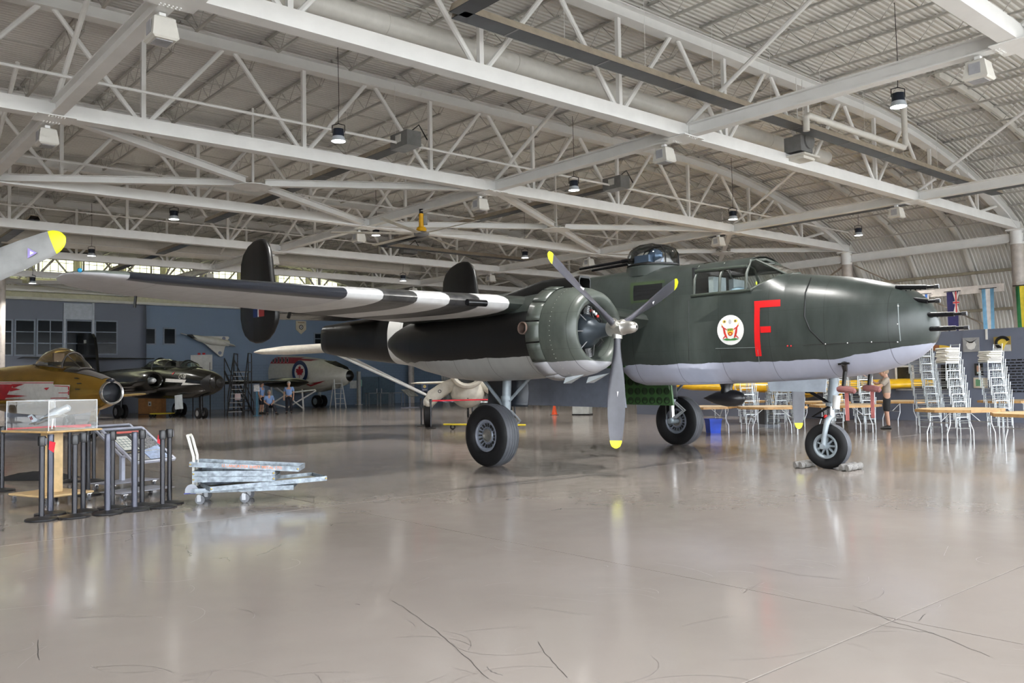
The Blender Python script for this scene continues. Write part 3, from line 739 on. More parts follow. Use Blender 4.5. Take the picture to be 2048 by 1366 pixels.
def gear(par, sg):
    yi = NY - .34; c = A(SMG, sg * yi, .562)
    g = MB().tube([A(SMG - .02, sg * yi, .56), A(SMG - .04, sg * yi, .98), A(SMG - .041, sg * yi, .981), A(SMG - .10, sg * yi, 1.9)], [.06, .06, .085, .085], 14)
    g.tube([A(SMG, sg * (NY - .42), .562), A(SMG, sg * (NY), .562)], .06, 12)
    g.tube([A(SMG - .06, sg * yi, 1.20), A(SMG - .06, sg * yi, 1.28)], .11, 14)
    S = g.build('gear_strut', GREY2, par)
    MB().tube([A(SMG - .05, sg * yi, .66), A(SMG - .045, sg * yi, .98)], .064, 14).build('oleo_piston', CHROME, S)
    l = MB()
    for dy in (-.05, .05): l.tube([A(SMG - .12, sg * yi + dy, 1.0), A(SMG - .36, sg * yi + dy, .82), A(SMG - .10, sg * yi + dy, .64)], .022, 8)
    l.build('torque_link', mat('link_silver', (.55, .58, .60), .35, .5), S)
    MB().tube([A(SMG + .04, sg * yi, 1.10), A(SMG + .75, sg * yi, 1.75)], .035, 8).tube([A(SMG - .08, sg * yi, 1.15), A(SMG - .7, sg * (yi - .1), 1.7)], .03, 8).build('drag_brace', GREY2, S)
    MB().tube([A(SMG + .10, sg * (yi - .06), .60), A(SMG + .09, sg * (yi - .06), 1.5)], .012, 6).build('brake_line', mat('hose_black', (.02, .02, .02), .5), S)
    dr = MB(); ring = []
    for i in range(9):
        a = R_(-55 + 110 * i / 8); ring.append((sg * (yi - .18 - .10 * math.cos(a)), 1.35 + .33 * math.sin(a)))
    dr.loft([[A(s_, y_, z_) for y_, z_ in ring] for s_ in (SMG - .35, SMG + .75)], closed=False)
    o = dr.build('gear_door', [mat('door_inside_dark', (.02, .025, .035), .4)], par, 60)
    o.modifiers.new('thick', 'SOLIDIFY').thickness = .03
for sg in (1, -1):
    nac = MB(); rings = []
    for s, zb, zt, hw, n in [(4.82, 1.66, 3.06, .69, 2.1), (5.3, 1.60, 3.08, .70, 2.2), (6.0, 1.57, 3.04, .69, 2.3), (7.0, 1.56, 2.98, .66, 2.4), (7.8, 1.63, 2.92, .61, 2.4), (8.5, 1.76, 2.86, .53, 2.3), (9.1, 1.92, 2.76, .41, 2.2), (9.5, 2.06, 2.66, .28, 2.1), (9.8, 2.22, 2.54, .15, 2.0), (9.95, 2.34, 2.42, .04, 2.0)]:
        rings.append([A(s, sg * NY + hw * se(math.cos(2 * math.pi * k / 36), n), (zb + zt) / 2 + (zt - zb) / 2 * se(math.sin(2 * math.pi * k / 36), n)) for k in range(36)])
    N = nac.loft(rings, True, True).build('engine_nacelle', NACM, B25, 50)
    MB().lathe([(-4.62, .42), (-4.35, .445), (-4.22, .48), (-4.16, .54), (-4.17, .60), (-4.24, .665), (-4.38, .72), (-4.58, .755), (-4.82, .765), (-4.83, .74)], A(0, sg * NY, ZP), (1, 0, 0), 48).build('cowling', COWM, B25, 60)
    rv = MB()
    for k in range(60):
        a = 2 * math.pi * k / 60; rv.sphere(A(4.58, sg * NY + .757 * math.sin(a), ZP + .757 * math.cos(a)), .007, 5, 4)
    rv.build('cowling_rivets', mat('rivet_silver', (.45, .45, .42), .4, .6), B25)['kind'] = 'stuff'
    for k in range(14):
        a0, a1 = 2 * math.pi * (k + .04) / 14, 2 * math.pi * (k + .96) / 14
        rr = []
        for s, r in ((4.80, .772), (5.08, .80)):
            rr.append([A(s, sg * NY + r * math.sin(a0 + (a1 - a0) * i / 4), ZP + r * math.cos(a0 + (a1 - a0) * i / 4)) for i in range(5)])
        o = MB().loft(rr, closed=False).build('cowl_flap', COWM, N, 60); o.modifiers.new('thick', 'SOLIDIFY').thickness = .015
    # oil cooler lips under the cowling
    for dy, s0 in ((.10, 4.75), (-.25, 4.55)):
        MB().add([A(s0, sg * NY + sg * dy - .10, 1.60), A(s0, sg * NY + sg * dy + .10, 1.60), A(s0 + .05, sg * NY + sg * dy + .10, 1.50), A(s0 + .05, sg * NY + sg * dy - .10, 1.50), A(s0 - .38, sg * NY + sg * dy, 1.66)], [(0, 1, 2, 3), (0, 3, 4), (1, 4, 2), (2, 4, 3), (0, 4, 1)]).build('cowl_scoop', mat('pale_scoop', (.42, .46, .48), .4), N, None)
    # carburettor intake
    c = MB(); io = [(-.14, -.02), (.14, -.02), (.15, .2), (.12, .25), (-.12, .25), (-.15, .2)]
    c.loft([[A(s_, sg * NY + u * k_, 3.04 + v * k_) for u, v in io] for s_, k_ in ((4.62, .95), (4.45, 1.0), (4.45, .86), (4.75, .8))] , False, True)
    c.loft([[A(s_, sg * NY + u * k_, 3.04 + v * k_) for u, v in io] for s_, k_ in ((4.62, .95), (5.3, 1.0), (6.4, .3))], False, True)
    c.build('carburettor_scoop', BLK, N, 40)
    EX = MB().lathe([(0, .10), (.28, .106), (.285, .098), (.28, .088), (.10, .084)], A(5.13, sg * (NY + .55), 2.43), (0, -sg, 0), 20).build('exhaust_stack', mat('exhaust_burnt', (.20, .14, .115), .45, .5), N)
    MB().lathe([(.12, .085), (.12, .001)], A(5.13, sg * (NY + .55), 2.43), (0, -sg, 0), 20).build('exhaust_mouth', mat('hole_black', (.002, .002, .002), .9), EX)
    # engine
    MB().lathe([(-4.62, .01), (-4.62, .44)], A(0, sg * NY, ZP), (1, 0, 0), 32).build('engine_baffle', DKG, N)
    MB().lathe([(-4.60, .30), (-4.40, .28), (-4.30, .22), (-4.22, .14), (-4.05, .11), (-3.95, .10), (-3.90, .05)], A(0, sg * NY, ZP), (1, 0, 0), 28).build('crankcase', mat('crankcase_blue_grey', (.05, .062, .075), .35, .3), N)
    for k in range(7):
        a = 2 * math.pi * k / 7 + .2; d = Vector((0, math.sin(a), math.cos(a))); o_ = A(4.5, sg * NY, ZP)
        cyl = MB().tube([o_ + d * .24, o_ + d * .44], .075, 10)
        for i in range(6): cyl.tube([o_ + d * (.26 + i * .03), o_ + d * (.27 + i * .03)], .092, 10)
        cyl.tube([o_ + d * .42 + Vector((.10, 0, 0)), A(4.32, sg * NY, ZP) + d * .22], .012, 6)
        cyl.build('cylinder', mat('cylinder_grey', (.14, .14, .14), .4, .6), N)
    for k, m_ in ((0, 'plug_red'), (1, 'plug_silver'), (2, 'plug_silver'), (3, 'plug_red')):
        a = .25 + k * .17; MB().sphere(A(4.40, sg * NY - .36 * math.sin(a) * sg, ZP + .36 * math.cos(a)), .028, 8, 6).build('spark_plug', mat(m_, (.6, .05, .04) if m_ == 'plug_red' else (.7, .7, .7), .3), N)
    # propeller
    PS = 3.783; pc = A(PS, sg * NY, 2.377)
    pr = MB().lathe([(-.16, .10), (-.15, .125), (-.02, .13), (.06, .125), (.10, .115), (.11, .118), (.13, .118), (.14, .105), (.26, .10), (.33, .085), (.37, .06), (.385, .02)], pc, (1, 0, 0), 28).build('propeller', mat('hub_aluminium', (.52, .51, .48), .32, .85), B25, 50)
    for k in range(3):
        a = R_((3.4 if sg > 0 else 2.0) + 120 * k)
        dirv = Vector((0, -math.sin(a), -math.cos(a)))
        Mx = Matrix.Translation(pc) @ Matrix.Rotation(math.atan2(-dirv.y, dirv.z), 4, 'X')
        b = put('propeller_blade', blade_me, pr, Mx)
        put('blade_tip', tip_me, b, Matrix.Identity(4)); put('blade_decal', decal_me, b, Matrix.Identity(4))
        MB().tube([(0, 0, .08), (0, 0, .17)], .085, 14).build('blade_clamp', mat('hub_aluminium', (.52, .51, .48), .32, .85), b)
    main_wheel(B25, sg); gear(B25, sg)
# ---- bomb bay doors
for sg in (1, -1):
    s0, s1 = (5.45, 8.28) if sg > 0 else (5.33, 8.25)
    dpl = MB().prism([(s0, 1.0), (s1, 1.04), (s1, 1.72), (s0 + .1, 1.78)], lambda u, v, w_: A(u, sg * (.71 + w_ + (v - 1.4) * .02), v), .05)
    o = dpl.build('bomb_bay_door', [mat('bay_door_blue_grey', (.125, .14, .175), .5, var=.12) if sg > 0 else GRN], B25, None)
    hole = MB().lathe([(0, .075), (.012, .075), (.012, .055), (-.004, .05), (-.004, .001)], (0, 0, 0), (0, -1, 0), 14)
    hm = hole.mesh('lightening_hole', [mat('bay_dark_green', (.015, .035, .012), .5)])
    for i in range(8 if sg < 0 else 0):
        for j in range(3):
            put('lightening_hole', hm, o, Matrix.Translation(A(5.48 + i * .185, sg * .68 + .005, 1.10 + j * .195)))
MB().box(A(6.9, 0, 1.80), (2.8, 1.3, .03)).build('bomb_bay_roof', GRN, B25, None)
MB().tube([A(5.40, -.72, 1.0), A(5.42, -.70, 1.40), A(5.6, -.68, 1.75)], .025, 6).build('door_edge_strip', mat('pale_green_edge', (.30, .40, .30), .5), B25)
MB().tube([A(6.75, -.66, 1.0), A(6.72, -.66, 1.42), A(6.60, -.66, 1.75)], .03, 6).build('door_edge_strip', mat('pale_green_edge', (.30, .40, .30), .5), B25)
# ---- nose gear
SN = 1.716; c = A(SN + .045, 0, .378)
np_ = [(-.07, .20), (-.11, .225), (-.125, .27), (-.125, .31), (-.11, .352), (-.075, .375), (-.04, .379), (-.035, .374), (-.03, .380), (.03, .380), (.035, .374), (.04, .379), (.075, .375), (.11, .352), (.125, .31), (.125, .27), (.11, .225), (.07, .20)]
NWH = tyre(np_, 'nose_wheel', B25, c, 44, .08)
for side in (-1, 1):
    MB().lathe([(.07, .21), (.10, .21), (.105, .19), (.09, .165), (.05, .16), (.045, .155)], c, (0, side, 0), 32).build('wheel_rim', GREY2, NWH)
    MB().lathe([(.02, .155), (.02, .01)], c, (0, side, 0), 24).build('wheel_disc', DKG, NWH)
    for k in range(9):
        a = 2 * math.pi * k / 9; d = Vector((math.cos(a), 0, math.sin(a)))
        MB().bar(c + d * .04 + Vector((0, side * .05, 0)), c + d * .165 + Vector((0, side * .06, 0)), .03, .03, (0, 1, 0)).build('wheel_spoke', GREY2, NWH, None)
    MB().lathe([(.02, .06), (.09, .055), (.10, .02)], c, (0, side, 0), 20).build('hub_cap', GREY2, NWH)
ng = MB().tube([A(1.60, 0, 1.62), A(1.66, 0, 1.12), A(1.661, 0, 1.119), A(1.69, 0, .86)], [.075, .075, .055, .055], 14)
ng.tube([A(1.69, .02, .86), A(1.69, .10, .83), A(1.70, .155, .74), A(1.74, .165, .55), A(SN + .045, .165, .378)], [.05, .05, .045, .042, .045], 12)
ng.tube([A(SN + .045, .10, .378), A(SN + .045, .215, .378)], .045, 14)
ng.tube([A(1.665, 0, 1.10), A(1.67, 0, 1.04)], .10, 14)
NST = ng.build('nose_gear_strut', GREY2, B25)
MB().tube([A(1.675, 0, 1.04), A(1.69, 0, .87)], .058, 14).build('oleo_piston', CHROME, NST)
MB().tube([A(1.55, .05, 1.22), A(1.58, .05, 1.0)], .06, 14).build('shimmy_damper', mat('damper_white', (.66, .66, .64), .4), NST)
MB().tube([A(1.70, 0, 1.08), A(2.25, 0, 1.40)], .028, 8).tube([A(1.68, .06, 1.04), A(1.98, .08, .86), A(1.72, .05, .84)], .022, 8).build('drag_brace', BLKM, NST)
MB().sphere(A(1.74, .09, .87), .035, 8, 6).build('red_cap', RED, NST)
MB().prism([(1.62, 1.28), (2.62, 1.30), (2.66, 1.46), (1.60, 1.50)], lambda u, v, w_: A(u, .30 + w_, v), .03).build('nose_gear_door', mat('gear_door_pale_blue', (.33, .37, .42), .45), B25, None)
# ---- belly radome, pitots, fins, tailplane
MB().lathe([(-4.16, .005), (-4.0, .07), (-3.85, .12), (-3.65, .155), (-3.48, .15), (-3.36, .11), (-3.30, .05), (-3.29, .005)], A(0, 0, 1.17), (1, 0, 0), 24).tube([A(3.66, 0, 1.46), A(3.66, 0, 1.36), A(3.66, 0, 1.24)], [.14, .10, .13], 16).build('belly_radome', mat('radome_black', (.010, .010, .012), .3), B25, 60)
for sg in (1, -1):
    y = sg * .48
    pm = MB().tube([A(1.17, sg * .58, 1.74), A(1.20, y, 1.62), A(1.24, y, 1.36)], [.05, .035, .028], 8).bar(A(1.26, sg * .58, 1.73), A(1.08, sg * .59, 1.74), .04, .03).build('pitot_mast', BLK, B25)
    MB().tube([A(1.34, y, 1.33), A(1.28, y, 1.335), A(1.14, y, 1.32), A(1.06, y, 1.30), A(1.04, y, 1.30)], [.035, .06, .055, .045, .02], 10).build('pitot_cover', mat('faded_red_cloth', (.22, .085, .08), .8), pm)
    MB().box(A(1.19, y, 1.06), (.06, .008, .46)).build('warning_streamer', mat('pale_red_streamer', (.38, .12, .11), .7), pm, None)
FO = [(15.80, 4.43), (15.81, 3.26), (15.72, 3.0), (15.57, 2.82), (15.34, 2.69), (15.04, 2.62), (14.72, 2.62), (14.42, 2.69), (14.16, 2.85), (13.99, 3.06), (13.94, 3.2), (13.95, 3.39), (14.05, 3.8), (14.17, 4.21), (14.26, 4.7), (14.33, 4.95), (14.45, 5.12), (14.60, 5.22), (14.80, 5.25), (15.1, 5.23), (15.4, 5.13), (15.65, 4.95), (15.77, 4.72)]
def clip(poly, k, sign):
    out = []
    for (a, b), (c_, d) in zip(poly, poly[1:] + poly[:1]):
        ia, ic = sign * (a - k) >= 0, sign * (c_ - k) >= 0
        if ia: out.append((a, b))
        if ia != ic: r = (k - a) / (c_ - a); out.append((k, b + (d - b) * r))
    return out
def slabprof(poly, y, th, name, m_):
    cx, cz = 14.95, 3.9
    rings = []
    for k, w_ in ((.95, -th / 2), (.985, -th * .32), (1, 0), (.985, th * .32), (.95, th / 2)):
        rings.append([A(cx + (a - cx) * k, y + w_, cz + (b - cz) * k) for a, b in poly])
    return MB().loft(rings, True, True).build(name, m_, B25, 50)
for sg in (1, -1):
    F_ = slabprof(clip(FO, 15.03, -1), sg * 3.39, .15, 'tail_fin', BLK)
    slabprof(clip(FO, 15.05, 1), sg * 3.39, .10, 'rudder', BLK)
    for i, m_ in enumerate((mat('flash_red', (.35, .03, .03), .5), mat('flash_white', (.55, .55, .55), .5), mat('flash_blue', (.01, .03, .14), .5))):
        w_ = (.26, .05, .22)[i]; a = (14.47, 14.74, 14.80)[i]
        MB().box(A(a + w_ / 2, sg * 3.472, 3.50), (w_, .01, .46)).build('fin_flash', m_, F_, None)
tpl = [(0.3, 13.85, 15.75, 3.42, .10), (3.35, 14.05, 15.55, 3.34, .10)]
for sg in (1, -1): MB().loft([airfoil(y, l, tr, z, tc, sg) for y, l, tr, z, tc in tpl], True, True).build('tailplane', camo('tailplane_paint' + ('' if sg > 0 else '_port'), BLKP, (.24, .24, .22), 3.31, 0), B25, 50)
MB().tube([A(16.9, 0, 2.72), A(17.25, 0, 2.55)], .04, 8).build('tail_bumper', BLK, B25)
for i, (s0, s1) in enumerate(((11.95, 12.2), (11.3, 11.75))):
    drape('code_letter', RED, [((s0, 3.05), (s0 + .16, 3.05), (s0 + .42, 2.05), (s0 + .26, 2.05))], 3, 8, .012)
# ---- wheel chocks of coiled rope
for dx, lab in ((-.46, 'rope wheel chock behind the bomber nose wheel'), (.34, 'rope wheel chock ahead of the bomber nose wheel')):
    ck = thing('wheel_chock', lab, 'chock', M=AM @ Matrix.Translation((-SN + dx, 0, 0)))
    for j in (-1, 1):
        MB().tube([(j * .05 + .02 * math.sin(i * 1.3), -.28 + .56 * i / 14, .055) for i in range(15)], [.05 + .006 * (i % 2) for i in range(15)], 10).build('rope_bundle', mat('grey_rope', (.22, .21, .20), .9, var=.4, scale=60, bump=.5), ck)
# ================================================================ display pieces on the floor in front
def rzmat(x, y, rz, z=0): return Matrix.Translation((x, y, z)) @ Matrix.Rotation(rz, 4, 'Z')
def text_mb(mb, txt, size, f, align='LEFT'):
    """flat lettering: f(u, v) -> point"""
    cu = D.curves.new('lettering', 'FONT'); cu.body = txt; cu.size = size; cu.align_x = align; cu.resolution_u = 2
    ob = D.objects.new('lettering', cu); COL.objects.link(ob)
    dg = bpy.context.evaluated_depsgraph_get(); me = ob.evaluated_get(dg).to_mesh()
    mb.add([f(v.co.x, v.co.y) for v in me.vertices], [tuple(p.vertices) for p in me.polygons])
    ob.evaluated_get(dg).to_mesh_clear(); D.objects.remove(ob); D.curves.remove(cu); return mb
BASEB = mat('stanchion_black', (.016, .016, .018), .32, var=.1); POSTB = mat('post_black', (.020, .020, .026), .22, .2)
SATIN = mat('post_steel_blue', (.065, .068, .09), .28, .5); TAPE = mat('red_barrier_tape', (.62, .012, .03), .5)
base_me = MB().lathe([(0, .178), (.012, .182), (.022, .178), (.03, .14), (.045, .06), (.05, .03)], n=32, cap=True).mesh('base', BASEB)
def post_mesh(r, m_): return MB().tube([(0, 0, .04), (0, 0, .90)], r, 18).mesh('post', m_)
head_me = MB().lathe([(.88, .034), (.885, .044), (.90, .046), (.985, .046), (1.0, .040), (1.0, .002)], n=18).mesh('belt_head', BASEB)
slot_me = MB().box((.046, 0, .935), (.012, .034, .075)).mesh('belt_slot', mat('slot_grey', (.12, .12, .14), .3), None)
head2_me = MB().lathe([(.90, .037), (.985, .038), (.995, .033), (.995, .002)], n=18).mesh('post_cap', SATIN)
thin_me, fat_me = post_mesh(.031, POSTB), post_mesh(.0375, SATIN)
ST = [(83, 1043.7, 0, 'first slim black belt stanchion beside the wooden display stand, facing the open floor'), (100.6, 1032, 1, 'thick black stanchion post directly in front of the wooden display stand leg'), (149, 1038, 0, 'slim black belt stanchion whose base touches the floor beside the wooden caster board'), (166, 1027.6, 0, 'slim stanchion with a loose beige belt end, by the wooden caster board'), (176, 993, 0, 'slim black stanchion behind the corner of the wooden caster board'), (139, 967, 0, 'slim black stanchion standing behind the acrylic model case'), (187.6, 966, 0, 'slim black stanchion holding the red belt end near the grey sign stand'), (215, 1031, 1, 'thick black stanchion post in front of the grey sign stand edge'), (224.6, 1020, 0, 'slim belt stanchion tucked behind the thick post at the sign stand'), (269, 1024, 1, 'thick black stanchion post in front of the middle of the tilted sign'), (284, 1015, 0, 'slim belt stanchion in front of the printed drawing on the tilted sign'), (325, 1018, 0, 'slim belt stanchion with red belt tag nearest the platform trolley'), (339, 1010.7, 0, 'slim belt stanchion between the tilted sign and the trolley handle'), (4, 985, 0, 'slim black stanchion at the end of the low red belt')]
SP = []
for px, py, fat, lab in ST:
    g = ground(px, py - 3); SP.append(g)
    o = thing('belt_stanchion', lab, 'stanchion', M=rzmat(g.x, g.y, rnd.uniform(0, 1.5)), group='black stanchions by the display stand')
    put('base', base_me, o); put('post', fat_me if fat else thin_me, o)
    if fat: put('post_cap', head2_me, o)
    else: put('belt_head', head_me, o); put('belt_slot', slot_me, o)
def belt(i, j, z, lab, m_=TAPE):
    a, b = (Vector(p) for p in (i, j)); d = (b - a).normalized() * .05
    MB().bar((a.x + d.x, a.y + d.y, z), (b.x - d.x, b.y - d.y, z), .004, .05).build('barrier_belt', m_, None, None, label=lab, cat='belt')
belt(SP[13], SP[6], .94, 'bright red barrier belt stretched behind the wooden display stand')
g1, g2 = ground(2, 925), ground(190, 940)
for k, (i, lab, dx) in enumerate(((0, 'short red belt end hooked on the first slim stanchion', .09), (11, 'small red belt tag on the stanchion nearest the trolley', -.06))):
    p = SP[i]; MB().prism([(0, 0), (.07, -.02), (.05, -.14), (-.01, -.1)], lambda u, v, w_: Vector((p.x + dx + u, p.y + w_, .94 + v)), .006).build('belt_end', TAPE, None, None, label=lab, cat='belt')
# ---- wooden stand with acrylic case and model aeroplane
WOOD = mat('varnished_pine', (.62, .40, .17), .35, var=.2, scale=9); WOOD2 = mat('pale_pine', (.66, .47, .24), .45, var=.15, scale=8)
ds = thing('display_stand', 'square wooden display stand on casters carrying the acrylic model case', 'stand', M=rzmat(-6.44, 11.98, R_(-30)))
def slab(L, W_, z, th, m_, name, par):
    return MB().loft([[Vector((sx * (L / 2 - i), sy * (W_ / 2 - i), z + h_)) for sx, sy in ((-1, -1), (1, -1), (1, 1), (-1, 1))] for h_, i in ((0, .02), (th * .4, 0), (th * .8, 0), (th, .015))], True, True).build(name, m_, par, None)
slab(1.08, .80, .97, .032, WOOD, 'top_board', ds); slab(.86, .70, .10, .035, WOOD2, 'base_board', ds)
MB().box((0, 0, .55), (.20, .20, .85)).build('pedestal', WOOD2, ds, None)
def caster(par, x, y, z, r=.04, wd=.03, fm=None):
    c = MB().lathe([(-wd / 2, r * .3), (-wd / 2, r), (wd / 2, r), (wd / 2, r * .3)], (x, y, r), (0, 1, 0), 16).build('caster_wheel', mat('caster_grey', (.13, .135, .15), .5), par)
    MB().box((x - .01, y - wd * .75, r + .02), (.05, .006, r * 1.4)).box((x - .01, y + wd * .75, r + .02), (.05, .006, r * 1.4)).box((x - .01, y, z - .006), (.08, .07, .01)).build('caster_fork', fm or CHROME, c, None)
for sx in (-1, 1):
    for sy in (-1, 1): caster(ds, sx * .38, sy * .30, .10)
cs = thing('acrylic_case', 'clear acrylic case over a silver model aeroplane on the wooden stand', 'display case', M=rzmat(-6.44, 11.98, R_(-30), 1.002))
AC = glass('acrylic', (.94, .95, .96), .10)
for sx, sy, lx, ly in ((0, -1, .98, 0), (0, 1, .98, 0), (-1, 0, 0, .70), (1, 0, 0, .70)):
    a, b = (Vector((-lx / 2, sy * .35, 0)), Vector((lx / 2, sy * .35, 0))) if lx else (Vector((sx * .49, -.35, 0)), Vector((sx * .49, .35, 0)))
    MB().add([a, b, b + Vector((0, 0, .40)), a + Vector((0, 0, .40))], [(0, 1, 2, 3)]).build('side_pane', AC, cs, None)
MB().add([(-.49, -.35, .40), (.49, -.35, .40), (.49, .35, .40), (-.49, .35, .40)], [(0, 1, 2, 3)]).build('top_pane', AC, cs, None)
eg = MB()
for sx in (-1, 1):
    for sy in (-1, 1): eg.bar((sx * .49, sy * .35, 0), (sx * .49, sy * .35, .40), .008, .008)
    eg.bar((sx * .49, -.35, .40), (sx * .49, .35, .40), .008, .008)
for sy in (-1, 1): eg.bar((-.49, sy * .35, .40), (.49, sy * .35, .40), .008, .008)
eg.build('bright_edge', mat('acrylic_edge', (.75, .77, .80), .3), cs, None)
MDL = mat('model_silver', (.62, .68, .74), .3, .4)
mp = thing('model_aeroplane', 'silver model aeroplane on a small post inside the acrylic case', 'model', M=rzmat(-6.44, 11.98, R_(0), 1.003) @ Matrix.Translation((0, 0, .19)) @ Matrix.Rotation(R_(-25), 4, 'Y'))
MB().lathe([(-.28, .012), (-.2, .03), (0, .05), (.15, .055), (.25, .05), (.27, .03)], ax=(1, 0, 0), n=16, cap=True).build('model_fuselage', MDL, mp)
MB().prism([(.12, 0), (.02, 0), (-.02, .30), (.04, .30)], lambda u, v, w_: Vector((u, v, -.03 + w_)), .012).prism([(.12, 0), (.02, 0), (-.02, -.30), (.04, -.30)], lambda u, v, w_: Vector((u, v, -.03 + w_)), .012).build('model_wing', MDL, mp, None)
MB().prism([(-.19, 0), (-.28, 0), (-.31, .13), (-.25, .13)], lambda u, v, w_: Vector((u, w_, v + .01)), .012).build('model_fin', MDL, mp, None)
MB().prism([(-.2, 0), (-.28, 0), (-.28, .13), (-.24, .13)], lambda u, v, w_: Vector((u, v, .01 + w_)), .008).prism([(-.2, 0), (-.28, 0), (-.28, -.13), (-.24, -.13)], lambda u, v, w_: Vector((u, v, .01 + w_)), .008).build('model_tailplane', MDL, mp, None)
MB().sphere((.05, 0, .05), .04, sc=(2, .8, .8)).build('model_canopy', mat('model_dark_glass', (.05, .06, .08), .1), mp)
MB().box((-.285, -.009, .09), (.012, .004, .05)).box((-.265, -.009, .09), (.012, .004, .05)).build('model_fin_flash', mat('flash_red', (.35, .03, .03), .5), mp, None)
tm = MB(); text_mb(tm, 'NAVY 68', .035, lambda u, v: Vector((-.16 + u, -.048, v - .01))); tm.build('model_lettering', mat('model_ink', (.02, .025, .05), .5), mp, None)
MB().tube([(0, 0, -.03), (-.08, 0, -.172)], .012, 8).build('model_post', mat('model_post_white', (.7, .7, .7), .4), mp)
# ---- two grey tilted sign stands
LGR = mat('sign_frame_lilac_grey', (.38, .40, .48), .4, .2)
def sign_panel_mat():
    t = NT('printed_sign'); vec, x, y, z = t.obj()
    n = t.noise(t.scaled(vec, (60, 4, 1)), 3, 3)
    ln = t.math('GREATER_THAN', t.math('FRACT', t.math('MULTIPLY', x, 28.)), .5)
    txt = t.math('MULTIPLY', t.math('MULTIPLY', ln, t.math('GREATER_THAN', t.noise(t.scaled(vec, (6, 40, 1)), 3, 2), .46)), t.math('MULTIPLY', t.math('LESS_THAN', x, .12), t.math('MULTIPLY', t.math('GREATER_THAN', x, -.27), t.math('GREATER_THAN', y, .02))))
    col = t.mix(txt, (.045, .045, .05), (.45, .45, .45))
    return t.set(Base_Color=col, Roughness=.25)
SPM = sign_panel_mat()
def lectern(x, y, lab):
    o = thing('sign_stand', lab, 'sign stand', M=rzmat(x, y, R_(-30)))
    for sy in (-1, 1):
        for sx in (-1, 1): caster(o, sx * .20, sy * .36, .085, .035)
    slab(.50, .86, .088, .02, mat('sign_base_grey', (.30, .31, .37), .5), 'base_plate', o)
    MB().box((-.08, 0, .42), (.06, .06, .66)).build('pole', LGR, o, None)
    tl = R_(31); f = lambda u, v, w_=0: Vector((u * math.cos(tl) + w_ * math.sin(tl), v, .73 - u * math.sin(tl) + w_ * math.cos(tl)))
    L, W_ = .86, .66
    MB().prism([(-L / 2, -W_ / 2), (L / 2, -W_ / 2), (L / 2, W_ / 2), (-L / 2, W_ / 2)], f, .015).build('backing', LGR, o, None)
    fr_ = MB()
    for a, b in (((-L / 2, -W_ / 2), (L / 2, -W_ / 2)), ((L / 2, -W_ / 2), (L / 2, W_ / 2)), ((L / 2, W_ / 2), (-L / 2, W_ / 2)), ((-L / 2, W_ / 2), (-L / 2, -W_ / 2))):
        fr_.bar(f(*a, .012), f(*b, .012), .035, .03, (math.sin(tl), 0, math.cos(tl)))
    fr_.build('frame', LGR, o, None)
    p = MB().box((0, 0, 0), (L - .04, W_ - .04, .004)).build('printed_panel', SPM, o, None, Matrix.Translation(f(0, 0, .012)) @ Matrix.Rotation(tl, 4, 'Y'))
    MB().box((-.33, 0, .004), (.05, .50, .003)).build('red_heading', mat('heading_red', (.55, .10, .08), .4), p, None)
    MB().box((-.06, -.17, .004), (.34, .24, .003)).build('line_drawing', mat('drawing_paper', (.60, .60, .55), .4), p, None)
    dr = MB()
    for k in range(4): dr.box((-.06, -.26 + k * .06, .006), (.24, .008, .002)); dr.box((-.15 + k * .06, -.17, .006), (.008, .2, .002))
    dr.build('drawing_lines', mat('drawing_ink', (.12, .16, .16), .5), p, None)
    MB().prism([(.05, .28), (.38, .28), (.38, -.04), (.16, -.04)], lambda u, v, w_: Vector((u, v, .005 + w_)), .003).build('photo_print', mat('sky_photo', (.25, .33, .50), .4, var=.4, scale=12), p, None)
    MB().box((.30, -.17, .004), (.16, .24, .003)).build('small_print', mat('small_print_grey', (.22, .22, .22), .5, var=.6, scale=90), p, None)
    MB().bar((.17, .30, .006), (.17, -.30, .006), .006, .003).build('gold_rule', mat('gold_rule', (.45, .38, .16), .4), p, None)
    return o
lectern(-5.40, 12.35, 'grey wheeled sign stand with printed panel, behind the row of stanchions')
lectern(-6.10, 13.5, 'second grey wheeled sign stand, parked behind the one with the visible print')
# ---- platform trolley with galvanised trays
GALV = mat('galvanised_steel', (.26, .30, .34), .45, .35, var=.45, scale=14); GALVD = mat('galvanised_dark', (.10, .12, .14), .5, .4)
cx, cy = -4.0, 11.75
tr_ = thing('platform_trolley', 'flat platform trolley with folding white handle carrying galvanised trays', 'trolley', M=rzmat(-3.66, 11.74, R_(9)))
def tray(par, L, W_, z, hh, M, name='tray', inner=None, both=True):
    t = MB(); t.box((0, 0, z + .005), (L, W_, .01))
    for sy in (-1, 1): t.box((0, sy * W_ / 2, z + hh / 2), (L, .012, hh))
    for sx in (-1, 1): t.box((sx * L / 2, 0, z + hh / 2), (.012, W_, hh))
    return t.build(name, GALV, par, None, M)
MB().box((0, 0, .185), (1.30, .60, .05)).build('platform', GALVD, tr_, None)
MB().box((0, -.305, .185), (1.32, .015, .06)).box((0, .305, .185), (1.32, .015, .06)).build('platform_rim', GALV, tr_, None)
for x in (-.55, .02): 
    for y in (-.24, .24): caster(tr_, x, y, .155, .062, .045, mat('fork_zinc', (.34, .35, .37), .4, .5))
hm_ = mat('handle_off_white', (.72, .72, .66), .4)
MB().tube([(-.66, -.12, .21), (-.66, -.12, .62), (-.72, -.12, .85), (-.74, -.11, .90), (-.74, .11, .90), (-.72, .12, .85), (-.66, .12, .62), (-.66, .12, .21)], .019, 10).build('handle', hm_, tr_)
